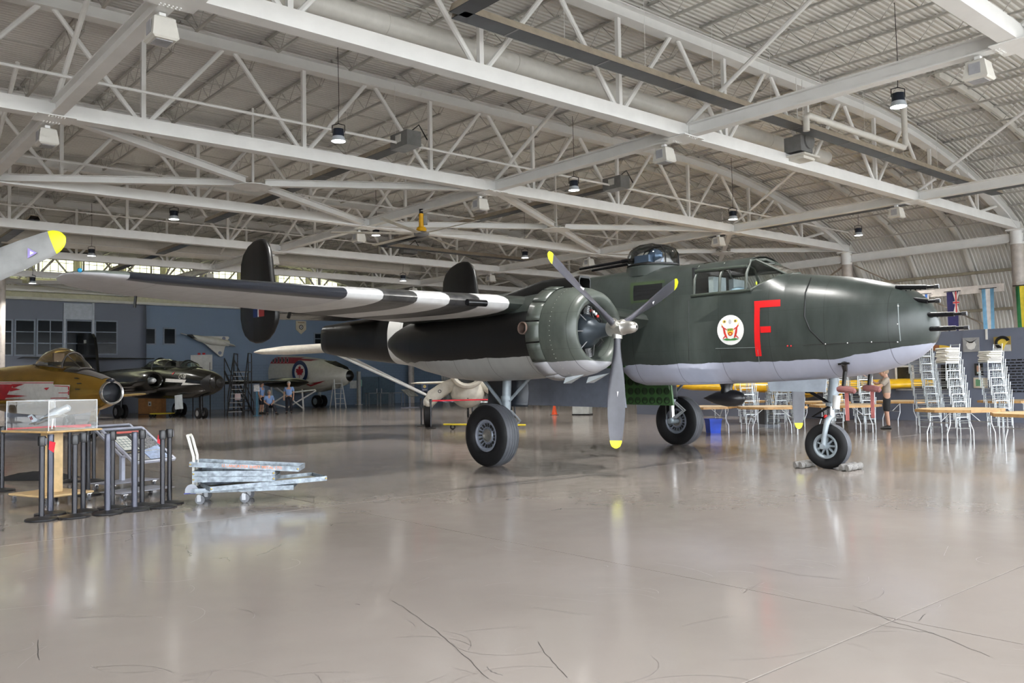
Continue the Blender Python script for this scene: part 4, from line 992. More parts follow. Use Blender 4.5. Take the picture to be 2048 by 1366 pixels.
for sy in (-1, 1):
    MB().prism([(-.085, 0), (.085, 0), (.08, .06), (.05, .105), (0, .12), (-.05, .105), (-.08, .06)], lambda u, v, w_: Vector((-.66 + u, sy * .235 + w_, .15 + v)), .01).build('handle_bracket', mat('bracket_zinc', (.30, .32, .36), .45, .4), tr_, None)
    MB().box((-.66, sy * .235, .147), (.19, .02, .014)).build('bracket_foot', mat('bracket_blue', (.04, .05, .25), .5), tr_, None)
RT = lambda x, y, z, rz, ry=0: Matrix.Translation((x, y, z)) @ Matrix.Rotation(R_(rz), 4, 'Z') @ Matrix.Rotation(R_(ry), 4, 'Y')
TM = rzmat(-3.66, 11.74, R_(9))
def trayth(lab, L, W_, hh, M, txt=None):
    o = thing('galvanised_tray', lab, 'tray', M=TM @ M, group='galvanised trays on the trolley')
    tray(o, L, W_, 0, hh, Matrix.Identity(4), 'tray_shell')
    MB().box((0, 0, .013), (L - .05, W_ - .05, .006)).build('tray_floor', mat('tray_floor_soiled', (.20, .19, .13), .6, var=.5, scale=7), o, None)
    for sx in (-1, 1): MB().sphere((sx * (L / 2 - .01), -W_ / 2 - .006, hh * .5), .014, 8, 6).build('brass_rivet', mat('brass', (.55, .42, .16), .35, .8), o)
    if txt:
        t = MB(); text_mb(t, txt, .052, lambda u, v: Vector((-.30 + u, -W_ / 2 - .008, hh * .30 + v))); t.build('stencil_lettering', mat('stencil_orange', (.85, .22, .04), .5), o, None)
    return o
trayth('wide galvanised tray lying crooked on the trolley, its corner sticking out', 1.55, .62, .06, RT(.24, .02, .214, 22, -1))
trayth('short galvanised tray under the lettered tray', 1.05, .50, .07, RT(-.10, -.08, .290, -2, 1.0))
trayth('short galvanised tray second from the top of the trolley pile', 1.05, .50, .07, RT(-.10, -.08, .364, -2, 1.0))
trayth('long galvanised tray with orange stencilled lettering on top of the pile', 1.42, .52, .065, RT(.04, -.04, .448, -4, 4.0), '12 LANCASTER SHEET METAL LTD')
# ---- black cloth heap on the floor
def heap(lab, px, py, L, W_, hh, rz, seed):
    r = random.Random(seed); g = ground(px, py); mb = MB(); n, m_ = 22, 12; vs = []
    for i in range(n + 1):
        for j in range(m_ + 1):
            u, v = i / n * 2 - 1, j / m_ * 2 - 1
            e = max(0, 1 - abs(u) ** 3) * max(0, 1 - abs(v) ** 2.5)
            vs.append(Vector((u * L / 2 * (1 + .05 * math.sin(5 * v)), v * W_ / 2 * (1 + .15 * math.sin(4 * u)), .004 + hh * e * (.45 + .35 * math.sin(3 * u + 1) + .35 * r.random()))))
    mb.add(vs, [(i * (m_ + 1) + j, (i + 1) * (m_ + 1) + j, (i + 1) * (m_ + 1) + j + 1, i * (m_ + 1) + j + 1) for i in range(n) for j in range(m_)])
    o = mb.build('cloth_heap', mat('black_cloth', (.008, .008, .009), .9), None, 80, rzmat(g.x, g.y, rz), lab, 'cloth'); return o
heap('crumpled black cloth lying on the floor behind the stanchions', 62, 958, 1.5, .6, .13, R_(5), 3)
# ---- propeller blade of an aircraft out of view
pb = thing('propeller_blade', 'grey propeller blade with yellow tip and violet triangle sticker', 'propeller')
p0, p1 = at_depth(-150, 590, 9.0), at_depth(131, 474, 9.0); dv = (p1 - p0); L = dv.length; dv.normalize()
nb = Vector((0, -1, 0)); sd = dv.cross(nb).normalized(); nb = sd.cross(dv)
def brg(k, w_, th): c_ = p0 + dv * (L * k); return [c_ + sd * (w_ / 2 * math.cos(2 * math.pi * i / 16)) + nb * (th / 2 * math.sin(2 * math.pi * i / 16)) for i in range(16)]
MB().loft([brg(k, w_, th) for k, w_, th in ((-.5, .20, .14), (-.2, .27, .10), (.1, .33, .08), (.45, .34, .06), (.7, .315, .05), (.88, .275, .04), (.905, .265, .035))], True, True).build('blade', mat('blade_grey', (.25, .25, .245), .4), pb, 60)
MB().loft([brg(k, w_, th) for k, w_, th in ((.905, .265, .036), (.94, .235, .03), (.97, .18, .026), (.99, .11, .02), (1.0, .03, .015))], True, True).build('blade_tip', YEL, pb, 60)
c_ = p0 + dv * (L * .72) - nb * 0 + Vector((0, -.035, 0)); e1, e2 = dv, sd
c2 = at_depth(64, 506, 8.955)
MB().prism([(-.045, .055), (.055, 0), (-.045, -.055)], lambda u, v, w_: c2 + Vector((u, w_, v)), .006).build('sticker', mat('violet_sticker', (.30, .24, .55), .5), pb, None)
MB().prism([(-.018, .022), (.024, 0), (-.018, -.022)], lambda u, v, w_: c2 + Vector((u, w_ - .005, v)), .006).build('sticker_mark', mat('decal_white', (.75, .72, .75), .5), pb, None)
# ================================================================ other aircraft
class Body:
    """lofted body: sections (s, zb, zt, hw, n) along the nose-to-tail axis"""
    def __init__(b, M, secs): b.M = M; b.MI = M.inverted(); b.S = secs
    def sec(b, s):
        for p, q in zip(b.S, b.S[1:]):
            if p[0] <= s <= q[0]:
                k = (s - p[0]) / (q[0] - p[0]); return [p[i] + (q[i] - p[i]) * k for i in range(5)]
        return b.S[0] if s < b.S[0][0] else b.S[-1]
    def y(b, s, z):
        _, zb, zt, hw, n = b.sec(s); u = min(abs((z - (zb + zt) / 2) / max((zt - zb) / 2, 1e-3)), .985)
        return hw * (1 - u ** n) ** (1 / n)
    def build(b, name, m_, par, NR=36, cap0=True):
        rings = []
        for s, zb, zt, hw, n in b.S:
            rings.append([A(s, hw * se(math.cos(2 * math.pi * k / NR), n), (zb + zt) / 2 + (zt - zb) / 2 * se(math.sin(2 * math.pi * k / NR), n)) for k in range(NR)])
        return MB().loft(rings, cap0, True).build(name, m_, par, 55)
    def sz(b, px, py):
        yl = .5
        d = b.MI.to_3x3() @ ray(px, py); o = b.MI @ CPOS
        for _ in range(10):
            k = (-yl - o.y) / d.y; p = o + d * k; yl = .5 * yl + .5 * b.y(-p.x, p.z)
        return -p.x, p.z
    def P(b, s, z, off=.01): return A(s, b.y(s, z) + off, z)
    def poly(b, pxs, m_, name, par, off=.012, sub=3, raw=False):
        pts = pxs if raw else [b.sz(*p) for p in pxs]
        q = []
        for a, c in zip(pts, pts[1:] + pts[:1]):
            for i in range(sub): q.append((a[0] + (c[0] - a[0]) * i / sub, a[1] + (c[1] - a[1]) * i / sub))
        import mathutils
        tri = mathutils.geometry.tessellate_polygon([[Vector((u, v, 0)) for u, v in q]])
        return MB().add([b.P(u, v, off) for u, v in q], [tuple(t) for t in tri]).build(name, m_, par, None)
    def quad(b, q, m_, name, par, off=.012, nu=8, nv=5):
        q = [b.sz(*p) for p in q]; g = []
        for i in range(nu + 1):
            for j in range(nv + 1):
                u, v = i / nu, j / nv
                s = (1 - u) * ((1 - v) * q[0][0] + v * q[3][0]) + u * ((1 - v) * q[1][0] + v * q[2][0])
                z = (1 - u) * ((1 - v) * q[0][1] + v * q[3][1]) + u * ((1 - v) * q[1][1] + v * q[2][1])
                g.append(b.P(s, z, off))
        return MB().add(g, [(i * (nv + 1) + j, (i + 1) * (nv + 1) + j, (i + 1) * (nv + 1) + j + 1, i * (nv + 1) + j + 1) for i in range(nu) for j in range(nv)]).build(name, m_, par, 60)
def flight(px, py, dep, ang):
    p = at_depth(px, py, dep); return Matrix.Translation((p.x, p.y, 0)) @ Matrix.Rotation(R_(ang), 4, 'Z'), p
def wheel(par, s, y, r, wd, rim=None, name='wheel'):
    W = MB().lathe([(-wd / 2, r * .55), (-wd / 2, r * .85), (-wd * .35, r), (wd * .35, r), (wd / 2, r * .85), (wd / 2, r * .55)], A(s, y, r), (0, 1, 0), 24).build(name, RUB, par)
    for sd_ in (-1, 1): MB().lathe([(wd * .35, r * .56), (wd * .42, r * .56), (wd * .38, r * .2), (wd * .45, .01)], A(s, y, r), (0, sd_, 0), 20).build('wheel_hub', rim or GREY2, W)
    return W
# ---------------------------------------------------------------- gold jet fighter
GOLD = mat('gold_paint', (.46, .27, .045), .26, .75, var=.12, scale=2); CHRM = mat('bare_lip', (.70, .70, .70), .18, 1.0)
SM, sp_ = flight(224, 785, 26.6, -36.4)
SAB = thing('jet_fighter', 'gold jet fighter with round nose intake and red and white side marking', 'aircraft', M=SM)
sab = Body(SM, [(.06, 1.06, 1.80, .36, 2), (.3, .98, 1.90, .42, 2), (.8, .88, 2.02, .48, 2.1), (1.4, .80, 2.13, .53, 2.2), (2.2, .74, 2.26, .58, 2.3), (3.2, .70, 2.36, .63, 2.3), (4.6, .68, 2.44, .70, 2.3), (6.5, .74, 2.42, .74, 2.2), (8.5, .95, 2.34, .62, 2.1), (10.2, 1.2, 2.2, .5, 2), (11.2, 1.35, 2.1, .4, 2)])
sab.build('fuselage', GOLD, SAB, cap0=False)
MB().lathe([(-.55, .24), (-.2, .27), (.0, .30), (.045, .33), (.05, .352), (.02, .372), (-.06, .378), (-.08, .366)], A(0, 0, 1.43), (1, 0, 0), 40).build('intake_lip', CHRM, SAB, 60)
MB().lathe([(-.54, .25), (-.54, .01)], A(0, 0, 1.43), (1, 0, 0), 24).build('intake_duct', mat('duct_dark', (.02, .025, .035), .4), SAB)
MB().sphere(A(.05, .02, 1.80), .14, 14, 10, (1.1, .9, .55)).build('radar_fairing', mat('radome_navy', (.03, .035, .05), .3), SAB)
AG = mat('anti_glare_brown', (.065, .058, .055), .55)
top = MB(); rr = []
for s in (.25, .5, .8, 1.2, 1.6, 2.0, 2.3):
    zt = sab.sec(s)[2]; rw_ = .16 + .1 * s; g = []
    for k in range(9):
        yy = rw_ * (k - 4) / 4; _, zb, ztt, hw, n = sab.sec(s)
        zz = (zb + ztt) / 2 + (ztt - zb) / 2 * max(0, 1 - (abs(yy) / hw) ** n) ** (1 / n); g.append(A(s, yy, zz + .012))
    rr.append(g)
top.loft(rr, closed=False).build('anti_glare_panel', AG, SAB, 60)
CG = glass('bubble_glass', (.80, .84, .82), .12)
def bubble(par, prof, name, m_, n=20, hwf=.8):
    rings = []
    for s, zb, zt, hw in prof:
        rings.append([A(s, hw * math.cos(math.pi * k / n), zb + (zt - zb) * math.sin(math.pi * k / n)) for k in range(n + 1)])
    return MB().loft(rings, closed=False).build(name, m_, par, 70)
bubble(SAB, [(2.35, 2.26, 2.74, .36), (2.7, 2.30, 2.88, .42), (3.2, 2.34, 2.95, .45), (3.8, 2.38, 2.88, .43), (4.4, 2.42, 2.66, .32), (4.75, 2.42, 2.46, .12)], 'canopy', CG)
bubble(SAB, [(1.55, 2.16, 2.20, .22), (1.9, 2.20, 2.48, .34), (2.35, 2.24, 2.74, .38)], 'windscreen', CG)
fr = MB()
for s, zb, zt, hw in ((1.60, 2.16, 2.22, .25), (2.36, 2.24, 2.75, .385)):
    fr.tube([A(s, hw * math.cos(math.pi * k / 14), zb + (zt - zb) * math.sin(math.pi * k / 14)) for k in range(15)], .035, 8)
for sg in (-1, 1):
    fr.tube([A(1.58, sg * .14, 2.2), A(2.36, sg * .22, 2.66)], .025, 6); fr.tube([A(2.3, sg * .40, 2.25), A(3.2, sg * .47, 2.33), A(4.4, sg * .36, 2.41)], .02, 6)
fr.build('canopy_frame', AG, SAB)
MB().box(A(3.4, 0, 2.60), (.10, .34, .34)).build('headrest', mat('headrest_tan', (.42, .28, .19), .8), SAB, None)
MB().box(A(3.45, 0, 2.35), (.3, .5, .25)).box(A(2.5, 0, 2.38), (.2, .6, .14)).build('cockpit_interior', DKG, SAB, None)
for i, py in enumerate((756.5, 767, 778.5)):
    px = (152, 157, 154)[i]; s, z = sab.sz(px, py)
    MB().sphere(sab.P(s, z, -.005), .05, 10, 6, (3.4, .45, .45)).build('gun_port', mat('port_black', (.01, .01, .01), .6), SAB)
WT = mat('marking_white', (.66, .65, .62), .5, var=.1); RD = mat('marking_red', (.50, .02, .03), .5, var=.15)
sab.quad([(-60, 763), (108, 763), (110, 802), (-60, 803)], WT, 'white_marking', SAB, .010)
sab.quad([(106, 769), (141, 770), (140, 797), (104, 801)], WT, 'white_marking', SAB, .011)
sab.quad([(-60, 767), (28, 769), (10, 801), (-60, 800)], RD, 'red_marking', SAB, .014)
for tri_ in ([(24, 768), (50, 768), (28, 776)], [(22, 775), (43, 779), (20, 783)], [(14, 789), (56, 792), (10, 796)]):
    sab.poly(tri_, RD, 'red_feather', SAB, .015)
for tri_ in ([(17, 785), (46, 779), (46, 790)], [(25, 799), (60, 793), (70, 801)]): sab.poly(tri_, WT, 'white_feather', SAB, .017)
for q in ([(-20, 765), (108, 765), (108, 766.5), (-20, 766.5)], [(110, 771), (137, 772), (137, 773.5), (110, 772.5)], [(137, 772), (139.5, 773), (139, 790), (137, 790)], [(118, 785), (138, 785), (138, 786.5), (118, 786.5)], [(102, 796), (136, 795), (136, 796.5), (102, 797.5)]):
    sab.quad(q, RD, 'red_outline', SAB, .018, 6, 1)
sab.poly([(86, 778), (92, 775.5), (100, 775), (96, 779), (94, 780.5), (89, 777)], RD, 'bird_mark', SAB, .018)
sw = MB()
for sg in (-1, 1):
    sw.loft([airfoil(y, l, tr, z, tc, sg) for y, l, tr, z, tc in ((.6, 4.0, 7.0, 1.15, .09), (5.6, 7.6, 9.2, 1.3, .08))], True, True)
sw.build('wing', GOLD, SAB, 50)
MB().prism([(8.6, 2.2), (10.9, 2.0), (11.9, 4.3), (10.9, 4.4)], lambda u, v, w_: A(u, w_, v), .14).build('tail_fin', GOLD, SAB, None)
wheel(SAB, 1.15, 0, .28, .18, CHROME, 'nose_wheel')
MB().tube([A(1.15, -.13, .28), A(1.15, -.12, .62), A(1.2, 0, .9)], .04, 8).tube([A(1.15, 0, .6), A(.75, 0, .85)], .03, 8).build('nose_strut', mat('gear_silver', (.5, .5, .52), .3, .7), SAB)
MB().prism([(.35, .92), (.80, .86), (.95, .48), (.55, .50)], lambda u, v, w_: A(u, .22 + w_, v), .025).build('nose_gear_door', GOLD, SAB, None)
MB().sphere(A(.80, .15, .62), .085).build('taxi_lamp', CHRM, SAB)
for sg in (-1, 1):
    wheel(SAB, 5.3, sg * 1.3, .33, .2, None, 'main_wheel'); MB().tube([A(5.3, sg * 1.25, .33), A(5.3, sg * 1.2, 1.2)], .06, 8).build('main_strut', GREY2, SAB)
# ---------------------------------------------------------------- black twin jet
BJ = mat('gloss_black_jet', (.010, .010, .008), .22, var=.2, coat=.3)
CM, cp_ = flight(443, 765, 40.8, -40.8)
CF = thing('black_jet', 'glossy black twin-jet fighter with white lightning flash on its nose', 'aircraft', M=CM)
cf = Body(CM, [(0, 1.70, 1.80, .04, 2), (.12, 1.52, 1.98, .22, 2), (.4, 1.34, 2.14, .38, 2), (1.0, 1.18, 2.32, .52, 2.1), (2.0, 1.06, 2.48, .60, 2.2), (3.0, 1.0, 2.58, .64, 2.3), (5, .98, 2.66, .68, 2.3), (8, 1.0, 2.66, .70, 2.3), (11, 1.25, 2.6, .60, 2.2), (14, 1.6, 2.5, .42, 2.1), (15.8, 1.9, 2.35, .22, 2)])
cf.build('fuselage', BJ, CF)
MB().lathe([(-1.02, .528), (-.6, .455), (-.3, .335), (-.1, .205), (.0, .07), (.012, .005)], A(0, 0, 1.745), (1, 0, 0), 28).build('radome', mat('radome_matte_black', (.014, .014, .015), .5), CF, 60)
for sg in (1, -1):
    Y = sg * 1.12
    MB().lathe([(-4.9, .24), (-4.45, .30), (-4.32, .36), (-4.30, .40), (-4.36, .44), (-4.8, .50), (-6, .56), (-9, .56), (-11.5, .42), (-12.5, .30)], A(0, Y, 1.92), (1, 0, 0), 32, True).build('engine_pod', BJ, CF, 60)
    MB().lathe([(-5.0, .20), (-4.55, .17), (-4.40, .10), (-4.33, .085), (-4.32, .01)], A(0, Y, 1.92), (1, 0, 0), 20).build('intake_bullet', mat('bullet_grey', (.62, .64, .66), .35), CF)
    wg = MB().loft([airfoil(y, l, tr, z, tc, sg) for y, l, tr, z, tc in ((1.4, 5.6, 9.2, 1.75, .10), (7.8, 6.0, 8.0, 1.80, .09))], True, True)
    W = wg.build('wing', BJ, CF, 50)
    MB().lathe([(-4.3, .01), (-4.6, .12), (-5.4, .26), (-6.6, .30), (-8.0, .27), (-8.9, .12), (-9.1, .01)], A(0, sg * 8.1, 1.72), (1, 0, 0), 20).build('tip_pod', BJ, W, 60)
    MB().lathe([(-4.28, .01), (-4.4, .03), (-4.61, .122)], A(0, sg * 8.1, 1.72), (1, 0, 0), 16).build('pod_nose', mat('pod_red', (.35, .03, .02), .3), W, 60)
    MB().loft([airfoil(y, l, tr, z, tc, sg) for y, l, tr, z, tc in ((.1, 13.6, 15.6, 3.32, .09), (3.7, 14.0, 15.2, 3.36, .08))], True, True).build('tailplane', BJ, CF, 50)
    for dy in (-.17, .17): wheel(CF, 7.0, sg * 1.6 + dy, .36, .2, mat('hub_dull', (.22, .22, .22), .4), 'main_wheel')
    MB().tube([A(7.0, sg * 1.6, .36), A(7.0, sg * 1.5, 1.6)], .07, 8).build('main_strut', BLKM, CF)
MB().prism([(13.3, 2.4), (16.0, 2.3), (16.0, 4.70), (15.8, 4.85), (15.3, 4.88), (14.1, 4.78), (13.8, 4.55), (13.6, 4.0)], lambda u, v, w_: A(u, w_, v), .16).build('tail_fin', BJ, CF, None)
MB().box(A(14.9, .09, 4.35), (.34, .01, .2)).build('fin_number', WT, CF, None)
bubble(CF, [(4.6, 2.56, 2.90, .44), (5.0, 2.6, 3.02, .48), (5.8, 2.6, 3.08, .50), (6.6, 2.6, 3.0, .46), (7.3, 2.6, 2.72, .3), (7.6, 2.6, 2.64, .1)], 'canopy_rear', CG)
bubble(CF, [(2.3, 2.48, 2.52, .3), (2.7, 2.5, 2.78, .40), (3.1, 2.52, 2.88, .44)], 'windscreen', glass('green_windscreen', (.55, .75, .70), .15))
fr = MB()
for s, zt, hw in ((2.35, 2.54, .3), (2.75, 2.80, .4), (3.12, 2.90, .45), (4.62, 2.92, .45), (5.9, 3.10, .51)):
    fr.tube([A(s, hw * math.cos(math.pi * k / 12), 2.5 + (zt - 2.5) * math.sin(math.pi * k / 12)) for k in range(13)], .03, 6)
for sg in (-1, 1): fr.tube([A(2.3, sg * .3, 2.49), A(3.1, sg * .45, 2.56), A(5, sg * .5, 2.62), A(7.4, sg * .3, 2.64)], .03, 6)
fr.build('canopy_frame', BLK, CF)
for s in (3.75, 5.4): MB().box(A(s, 0, 2.62), (.3, .45, .5)).build('ejection_seat', mat('seat_dark', (.05, .05, .045), .7), CF, None)
cf.quad([(332, 757), (373, 759.5), (370, 765.5), (331, 764)], WT, 'lightning_flash', CF, .015)
cf.poly([(373, 759.5), (368, 765), (405, 768.5), (363, 770.5), (367, 764)], WT, 'lightning_flash', CF, .017, 2)
cf.poly([(345, 747), (350, 743), (349, 746), (345, 750)], RD, 'red_triangle', CF, .015, 2)
tm = MB()
def cft(u, v):
    a, b = cf.sz(357.5, 756.5), cf.sz(374, 758)
    k = u / .85; s = a[0] + (b[0] - a[0]) * k; z = a[1] - .03 + v; return cf.P(s, z, .02)
text_mb(tm, 'CF-100', .36, lambda u, v: cft(u * .66, v * 1.0)); tm.build('nose_lettering', WT, CF, None)
for dy in (-.16, .16): wheel(CF, 1.85, dy, .27, .15, mat('hub_dull', (.22, .22, .22), .4), 'nose_wheel')
MB().tube([A(1.85, 0, .27), A(1.9, 0, 1.3)], .10, 10).build('nose_strut', BLKM, CF)
MB().prism([(2.6, .50), (3.35, .46), (3.4, 1.15), (2.7, 1.2)], lambda u, v, w_: A(u, .55 + w_, v), .03).build('gear_door', mat('door_pale', (.50, .55, .58), .5), CF, None)
# ---------------------------------------------------------------- white patrol aircraft with roundel
OW = mat('off_white_aircraft', (.60, .58, .52), .35, var=.06)
WM, wp_ = flight(703, 750, 57.5, -36)
WA = thing('white_patrol_aircraft', 'off-white aircraft fuselage with maple leaf roundel and black nose', 'aircraft', M=WM)
wa = Body(WM, [(0, 2.0, 2.25, .12, 2), (.15, 1.78, 2.48, .36, 2), (.6, 1.52, 2.72, .62, 2), (1.5, 1.28, 3.0, .92, 2.1), (3, 1.06, 3.35, 1.15, 2.2), (5, .98, 3.6, 1.25, 2.2), (7.5, 1.05, 3.75, 1.28, 2.2), (9.6, 1.25, 3.85, 1.28, 2.2)])
wa.build('fuselage', OW, WA)
MB().lathe([(-.16, .37), (-.02, .25), (.04, .08), (.045, .01)], A(0, 0, 2.125), (1, 0, 0), 20).build('nose_radome', BLK, WA)
_s = wa.S[-1]
MB().tube([A(9.6, 1.29 * math.cos(2 * math.pi * k / 30), 2.55 + 1.32 * math.sin(2 * math.pi * k / 30)) for k in range(31)], .09, 8).build('rear_rim', BLK, WA)
wa.poly([(648, 721), (672, 722), (696, 734), (700, 741), (690, 738)], BLK, 'anti_glare_panel', WA, .02)
wa.quad([(537, 714), (610, 715), (590, 727), (537, 727)], mat('stripe_red', (.38, .03, .04), .4), 'red_stripe', WA, .02)
wa.quad([(590, 717), (640, 719), (622, 722), (590, 720)], mat('stripe_red', (.38, .03, .04), .4), 'red_stripe', WA, .02)
for i in range(6):
    x = 540.5 + i * 7
    wa.poly([(x + 2.3 * math.cos(2 * math.pi * k / 12), 720.5 + 5.5 * math.sin(2 * math.pi * k / 12)) for k in range(12)], mat('window_white_rim', (.5, .5, .48), .4), 'window_rim', WA, .03, 1)
    wa.poly([(x + 1.4 * math.cos(2 * math.pi * k / 12), 720.5 + 4.2 * math.sin(2 * math.pi * k / 12)) for k in range(12)], BLK, 'cabin_window', WA, .04, 1)
rc = (600.5, 744.5)
for r_, m_, nm, o_ in ((1.0, mat('roundel_blue', (.012, .035, .13), .4), 'roundel', .03), (.66, WT, 'roundel_white', .045)):
    wa.poly([(rc[0] + 15.8 * r_ * math.cos(2 * math.pi * k / 28), rc[1] + 23.5 * r_ * math.sin(2 * math.pi * k / 28)) for k in range(28)], m_, nm, WA, o_, 1)
ML = [(0, 1), (.12, .72), (.28, .80), (.22, .38), (.42, .58), (.48, .45), (.80, .48), (.68, .20), (.82, .12), (.45, -.22), (.52, -.40), (.06, -.34), (.05, -.85), (-.05, -.85), (-.06, -.34), (-.52, -.40), (-.45, -.22), (-.82, .12), (-.68, .20), (-.80, .48), (-.48, .45), (-.42, .58), (-.22, .38), (-.28, .80), (-.12, .72)]
wa.poly([(rc[0] + 9.5 * u, rc[1] - 14.5 * v) for u, v in ML], mat('leaf_red', (.42, .015, .025), .4), 'maple_leaf', WA, .06, 1)
wa.poly([(612, 769), (652, 761), (641, 766), (622, 773)], mat('stripe_red', (.38, .03, .04), .4), 'red_arrow', WA, .02, 2)
for s, y in ((3.2, .25), (3.2, -.25), (8.2, 1.6), (8.2, -1.6)): wheel(WA, s, y, .42, .3)
MB().tube([A(3.2, 0, .4), A(3.2, 0, 1.3)], .12, 8).tube([A(8.2, 1.5, .4), A(8.2, 1.0, 1.4)], .12, 8).tube([A(8.2, -1.5, .4), A(8.2, -1.0, 1.4)], .12, 8).build('landing_gear', GREY2, WA)
# ---------------------------------------------------------------- cream high-wing monoplane facing the camera
LM = Matrix.Translation((-1.55, 29.4, 0)) @ Matrix.Rotation(R_(-87), 4, 'Z')
LY = thing('high_wing_monoplane', 'cream high-wing monoplane with spatted legs and long wing struts', 'aircraft', M=LM)
CRM = mat('cream_aircraft', (.64, .60, .52), .4, var=.12)
MB().lathe([(-.55, .60), (-.1, .64), (.05, .60), (.08, .52), (0, .46), (-.3, .44)], A(0, 0, 1.95), (1, 0, 0), 36).build('engine_cowling', CRM, LY, 60)
MB().lathe([(-.3, .44), (-.3, .01)], A(0, 0, 1.95), (1, 0, 0), 24).build('engine_face', DKG, LY)
Body(LM, [(.5, 1.35, 2.55, .58, 2), (1.5, 1.15, 2.9, .60, 2.4), (3, 1.2, 3.0, .55, 2.4), (6, 1.3, 2.3, .35, 2.2), (9, 1.45, 1.9, .1, 2)]).build('fuselage', CRM, LY)
MB().sphere(A(1.2, 0, 1.22), .62, 22, 14, (1.5, 1.0, .95)).build('belly_fairing', CRM, LY)
for sg in (1, -1):
    MB().tube([A(.95, sg * .30, 1.62), A(.9, sg * .60, 1.46), A(.88, sg * .95, 1.26), A(.9, sg * 1.22, 1.08), A(.92, sg * 1.36, .86)], [.20, .22, .24, .25, .20], 16).sphere(A(.92, sg * 1.38, .86), .22, 14, 10, (1.5, .9, 1.1)).build('leg_spat', CRM, LY, 60)
    MB().lathe([(.0, .055), (.02, .06), (.03, .04)], A(.645, sg * .98, 1.25), (1, 0, 0), 16).build('spat_lamp', BLKM, LY)
    wheel(LY, .95, sg * 1.42, .42, .26, None, 'main_wheel')
    MB().loft([airfoil(y, l, tr, z, tc, sg) for y, l, tr, z, tc in ((.3, 1.6, 3.2, 3.05, .16), (2.2, 1.2, 3.6, 2.98, .20), (6.6, 1.5, 3.4, 2.80, .22), (7.5, 1.8, 3.1, 2.78, .18), (7.75, 2.1, 2.7, 2.78, .10))], True, True).build('wing', CRM, LY, 50)
    MB().tube([A(1.6, sg * 4.9, 2.74), A(.9, sg * 1.45, 1.12)], .045, 8).tube([A(2.6, sg * 4.7, 2.74), A(1.1, sg * 1.45, 1.12)], .045, 8).build('wing_strut', mat('strut_white', (.66, .66, .64), .35), LY)
    MB().loft([airfoil(y, l, tr, z, tc, sg) for y, l, tr, z, tc in ((.1, 7.8, 9.3, 1.55, .12), (2.2, 8.0, 9.2, 1.55, .10), (2.5, 8.4, 9.0, 1.55, .05))], True, True).build('tailplane', CRM, LY, 50)
MB().prism([(8.2, 1.7), (9.4, 1.6), (9.5, 2.9), (9.0, 3.0)], lambda u, v, w_: A(u, w_, v), .1).build('tail_fin', CRM, LY, None)
MB().sphere(A(.2, 0, .99), .02).build('drain_cap', BLKM, LY)
wheel(LY, 8.6, 0, .16, .1, None, 'tail_wheel')
MB().tube([A(8.6, 0, .16), A(8.5, 0, 1.5)], .04, 6).build('tail_strut', BLKM, LY)
# yellow tow bar lying beneath it
tb = thing('tow_bar', 'yellow tow bar on small wheels beneath the cream monoplane', 'tow bar', M=Matrix.Translation((-1.2, 28.2, 0)))
MB().tube([(-1.1, 0, .18), (1.6, -.2, .12)], .03, 8).tube([(-1.1, .1, .18), (1.6, 0, .10)], .02, 8).build('bar', mat('towbar_yellow', (.70, .55, .03), .5), tb)
for x in (-.8, .9): MB().lathe([(-.05, .05), (-.05, .09), (.05, .09), (.05, .05)], (x, .05, .09), (0, 1, 0), 14).build('small_wheel', RUB, tb)
# ---------------------------------------------------------------- yellow trainer by the partition
YM = Matrix.Translation((9.7, 28.2, 0)) @ Matrix.Rotation(R_(-107), 4, 'Z')
YA = thing('yellow_trainer', 'yellow low-wing trainer behind the stacked chairs and round tables', 'aircraft', M=YM)
YP = mat('trainer_yellow', (.80, .46, .015), .35, var=.08)
ya = Body(YM, [(0, .95, 1.75, .38, 2), (.4, .85, 1.85, .45, 2), (1.5, .80, 1.95, .48, 2.3), (3.5, .80, 1.98, .45, 2.3), (6, .95, 1.75, .25, 2.2), (7.6, 1.1, 1.55, .1, 2)])
ya.build('fuselage', YP, YA)
bubble(YA, [(1.3, 1.9, 2.0, .25), (1.7, 1.92, 2.3, .34), (3.2, 1.92, 2.35, .34), (4.0, 1.92, 2.05, .25)], 'canopy', CG)
for s in (1.9, 2.9): MB().box(A(s, 0, 1.95), (.3, .4, .3)).build('cockpit_seat', DKG, YA, None)
MB().lathe([(-.02, .39), (.06, .34), (.06, .20), (-.1, .18), (-.1, .01)], A(0, 0, 1.35), (1, 0, 0), 24).build('cowl_ring', DKG, YA)
for sg in (1, -1):
    MB().loft([airfoil(y, l, tr, z, tc, sg) for y, l, tr, z, tc in ((.3, .9, 3.2, 1.12, .24), (3.9, 1.2, 2.9, 1.24, .24), (4.5, 1.6, 2.6, 1.28, .14))], True, True).build('wing', YP, YA, 50)
    wheel(YA, 1.5, sg * 1.2, .32, .18, None, 'main_wheel'); MB().tube([A(1.5, sg * 1.15, .32), A(1.6, sg * 1.1, 1.1)], .06, 8).build('main_strut', YP, YA)
    MB().loft([airfoil(y, l, tr, z, tc, sg) for y, l, tr, z, tc in ((.1, 6.3, 7.5, 1.4, .1), (1.9, 6.6, 7.4, 1.4, .08))], True, True).build('tailplane', YP, YA, 50)
MB().prism([(6.3, 1.5), (7.7, 1.3), (7.8, 2.5), (7.2, 2.65)], lambda u, v, w_: A(u, w_, v), .1).build('tail_fin', YP, YA, None)
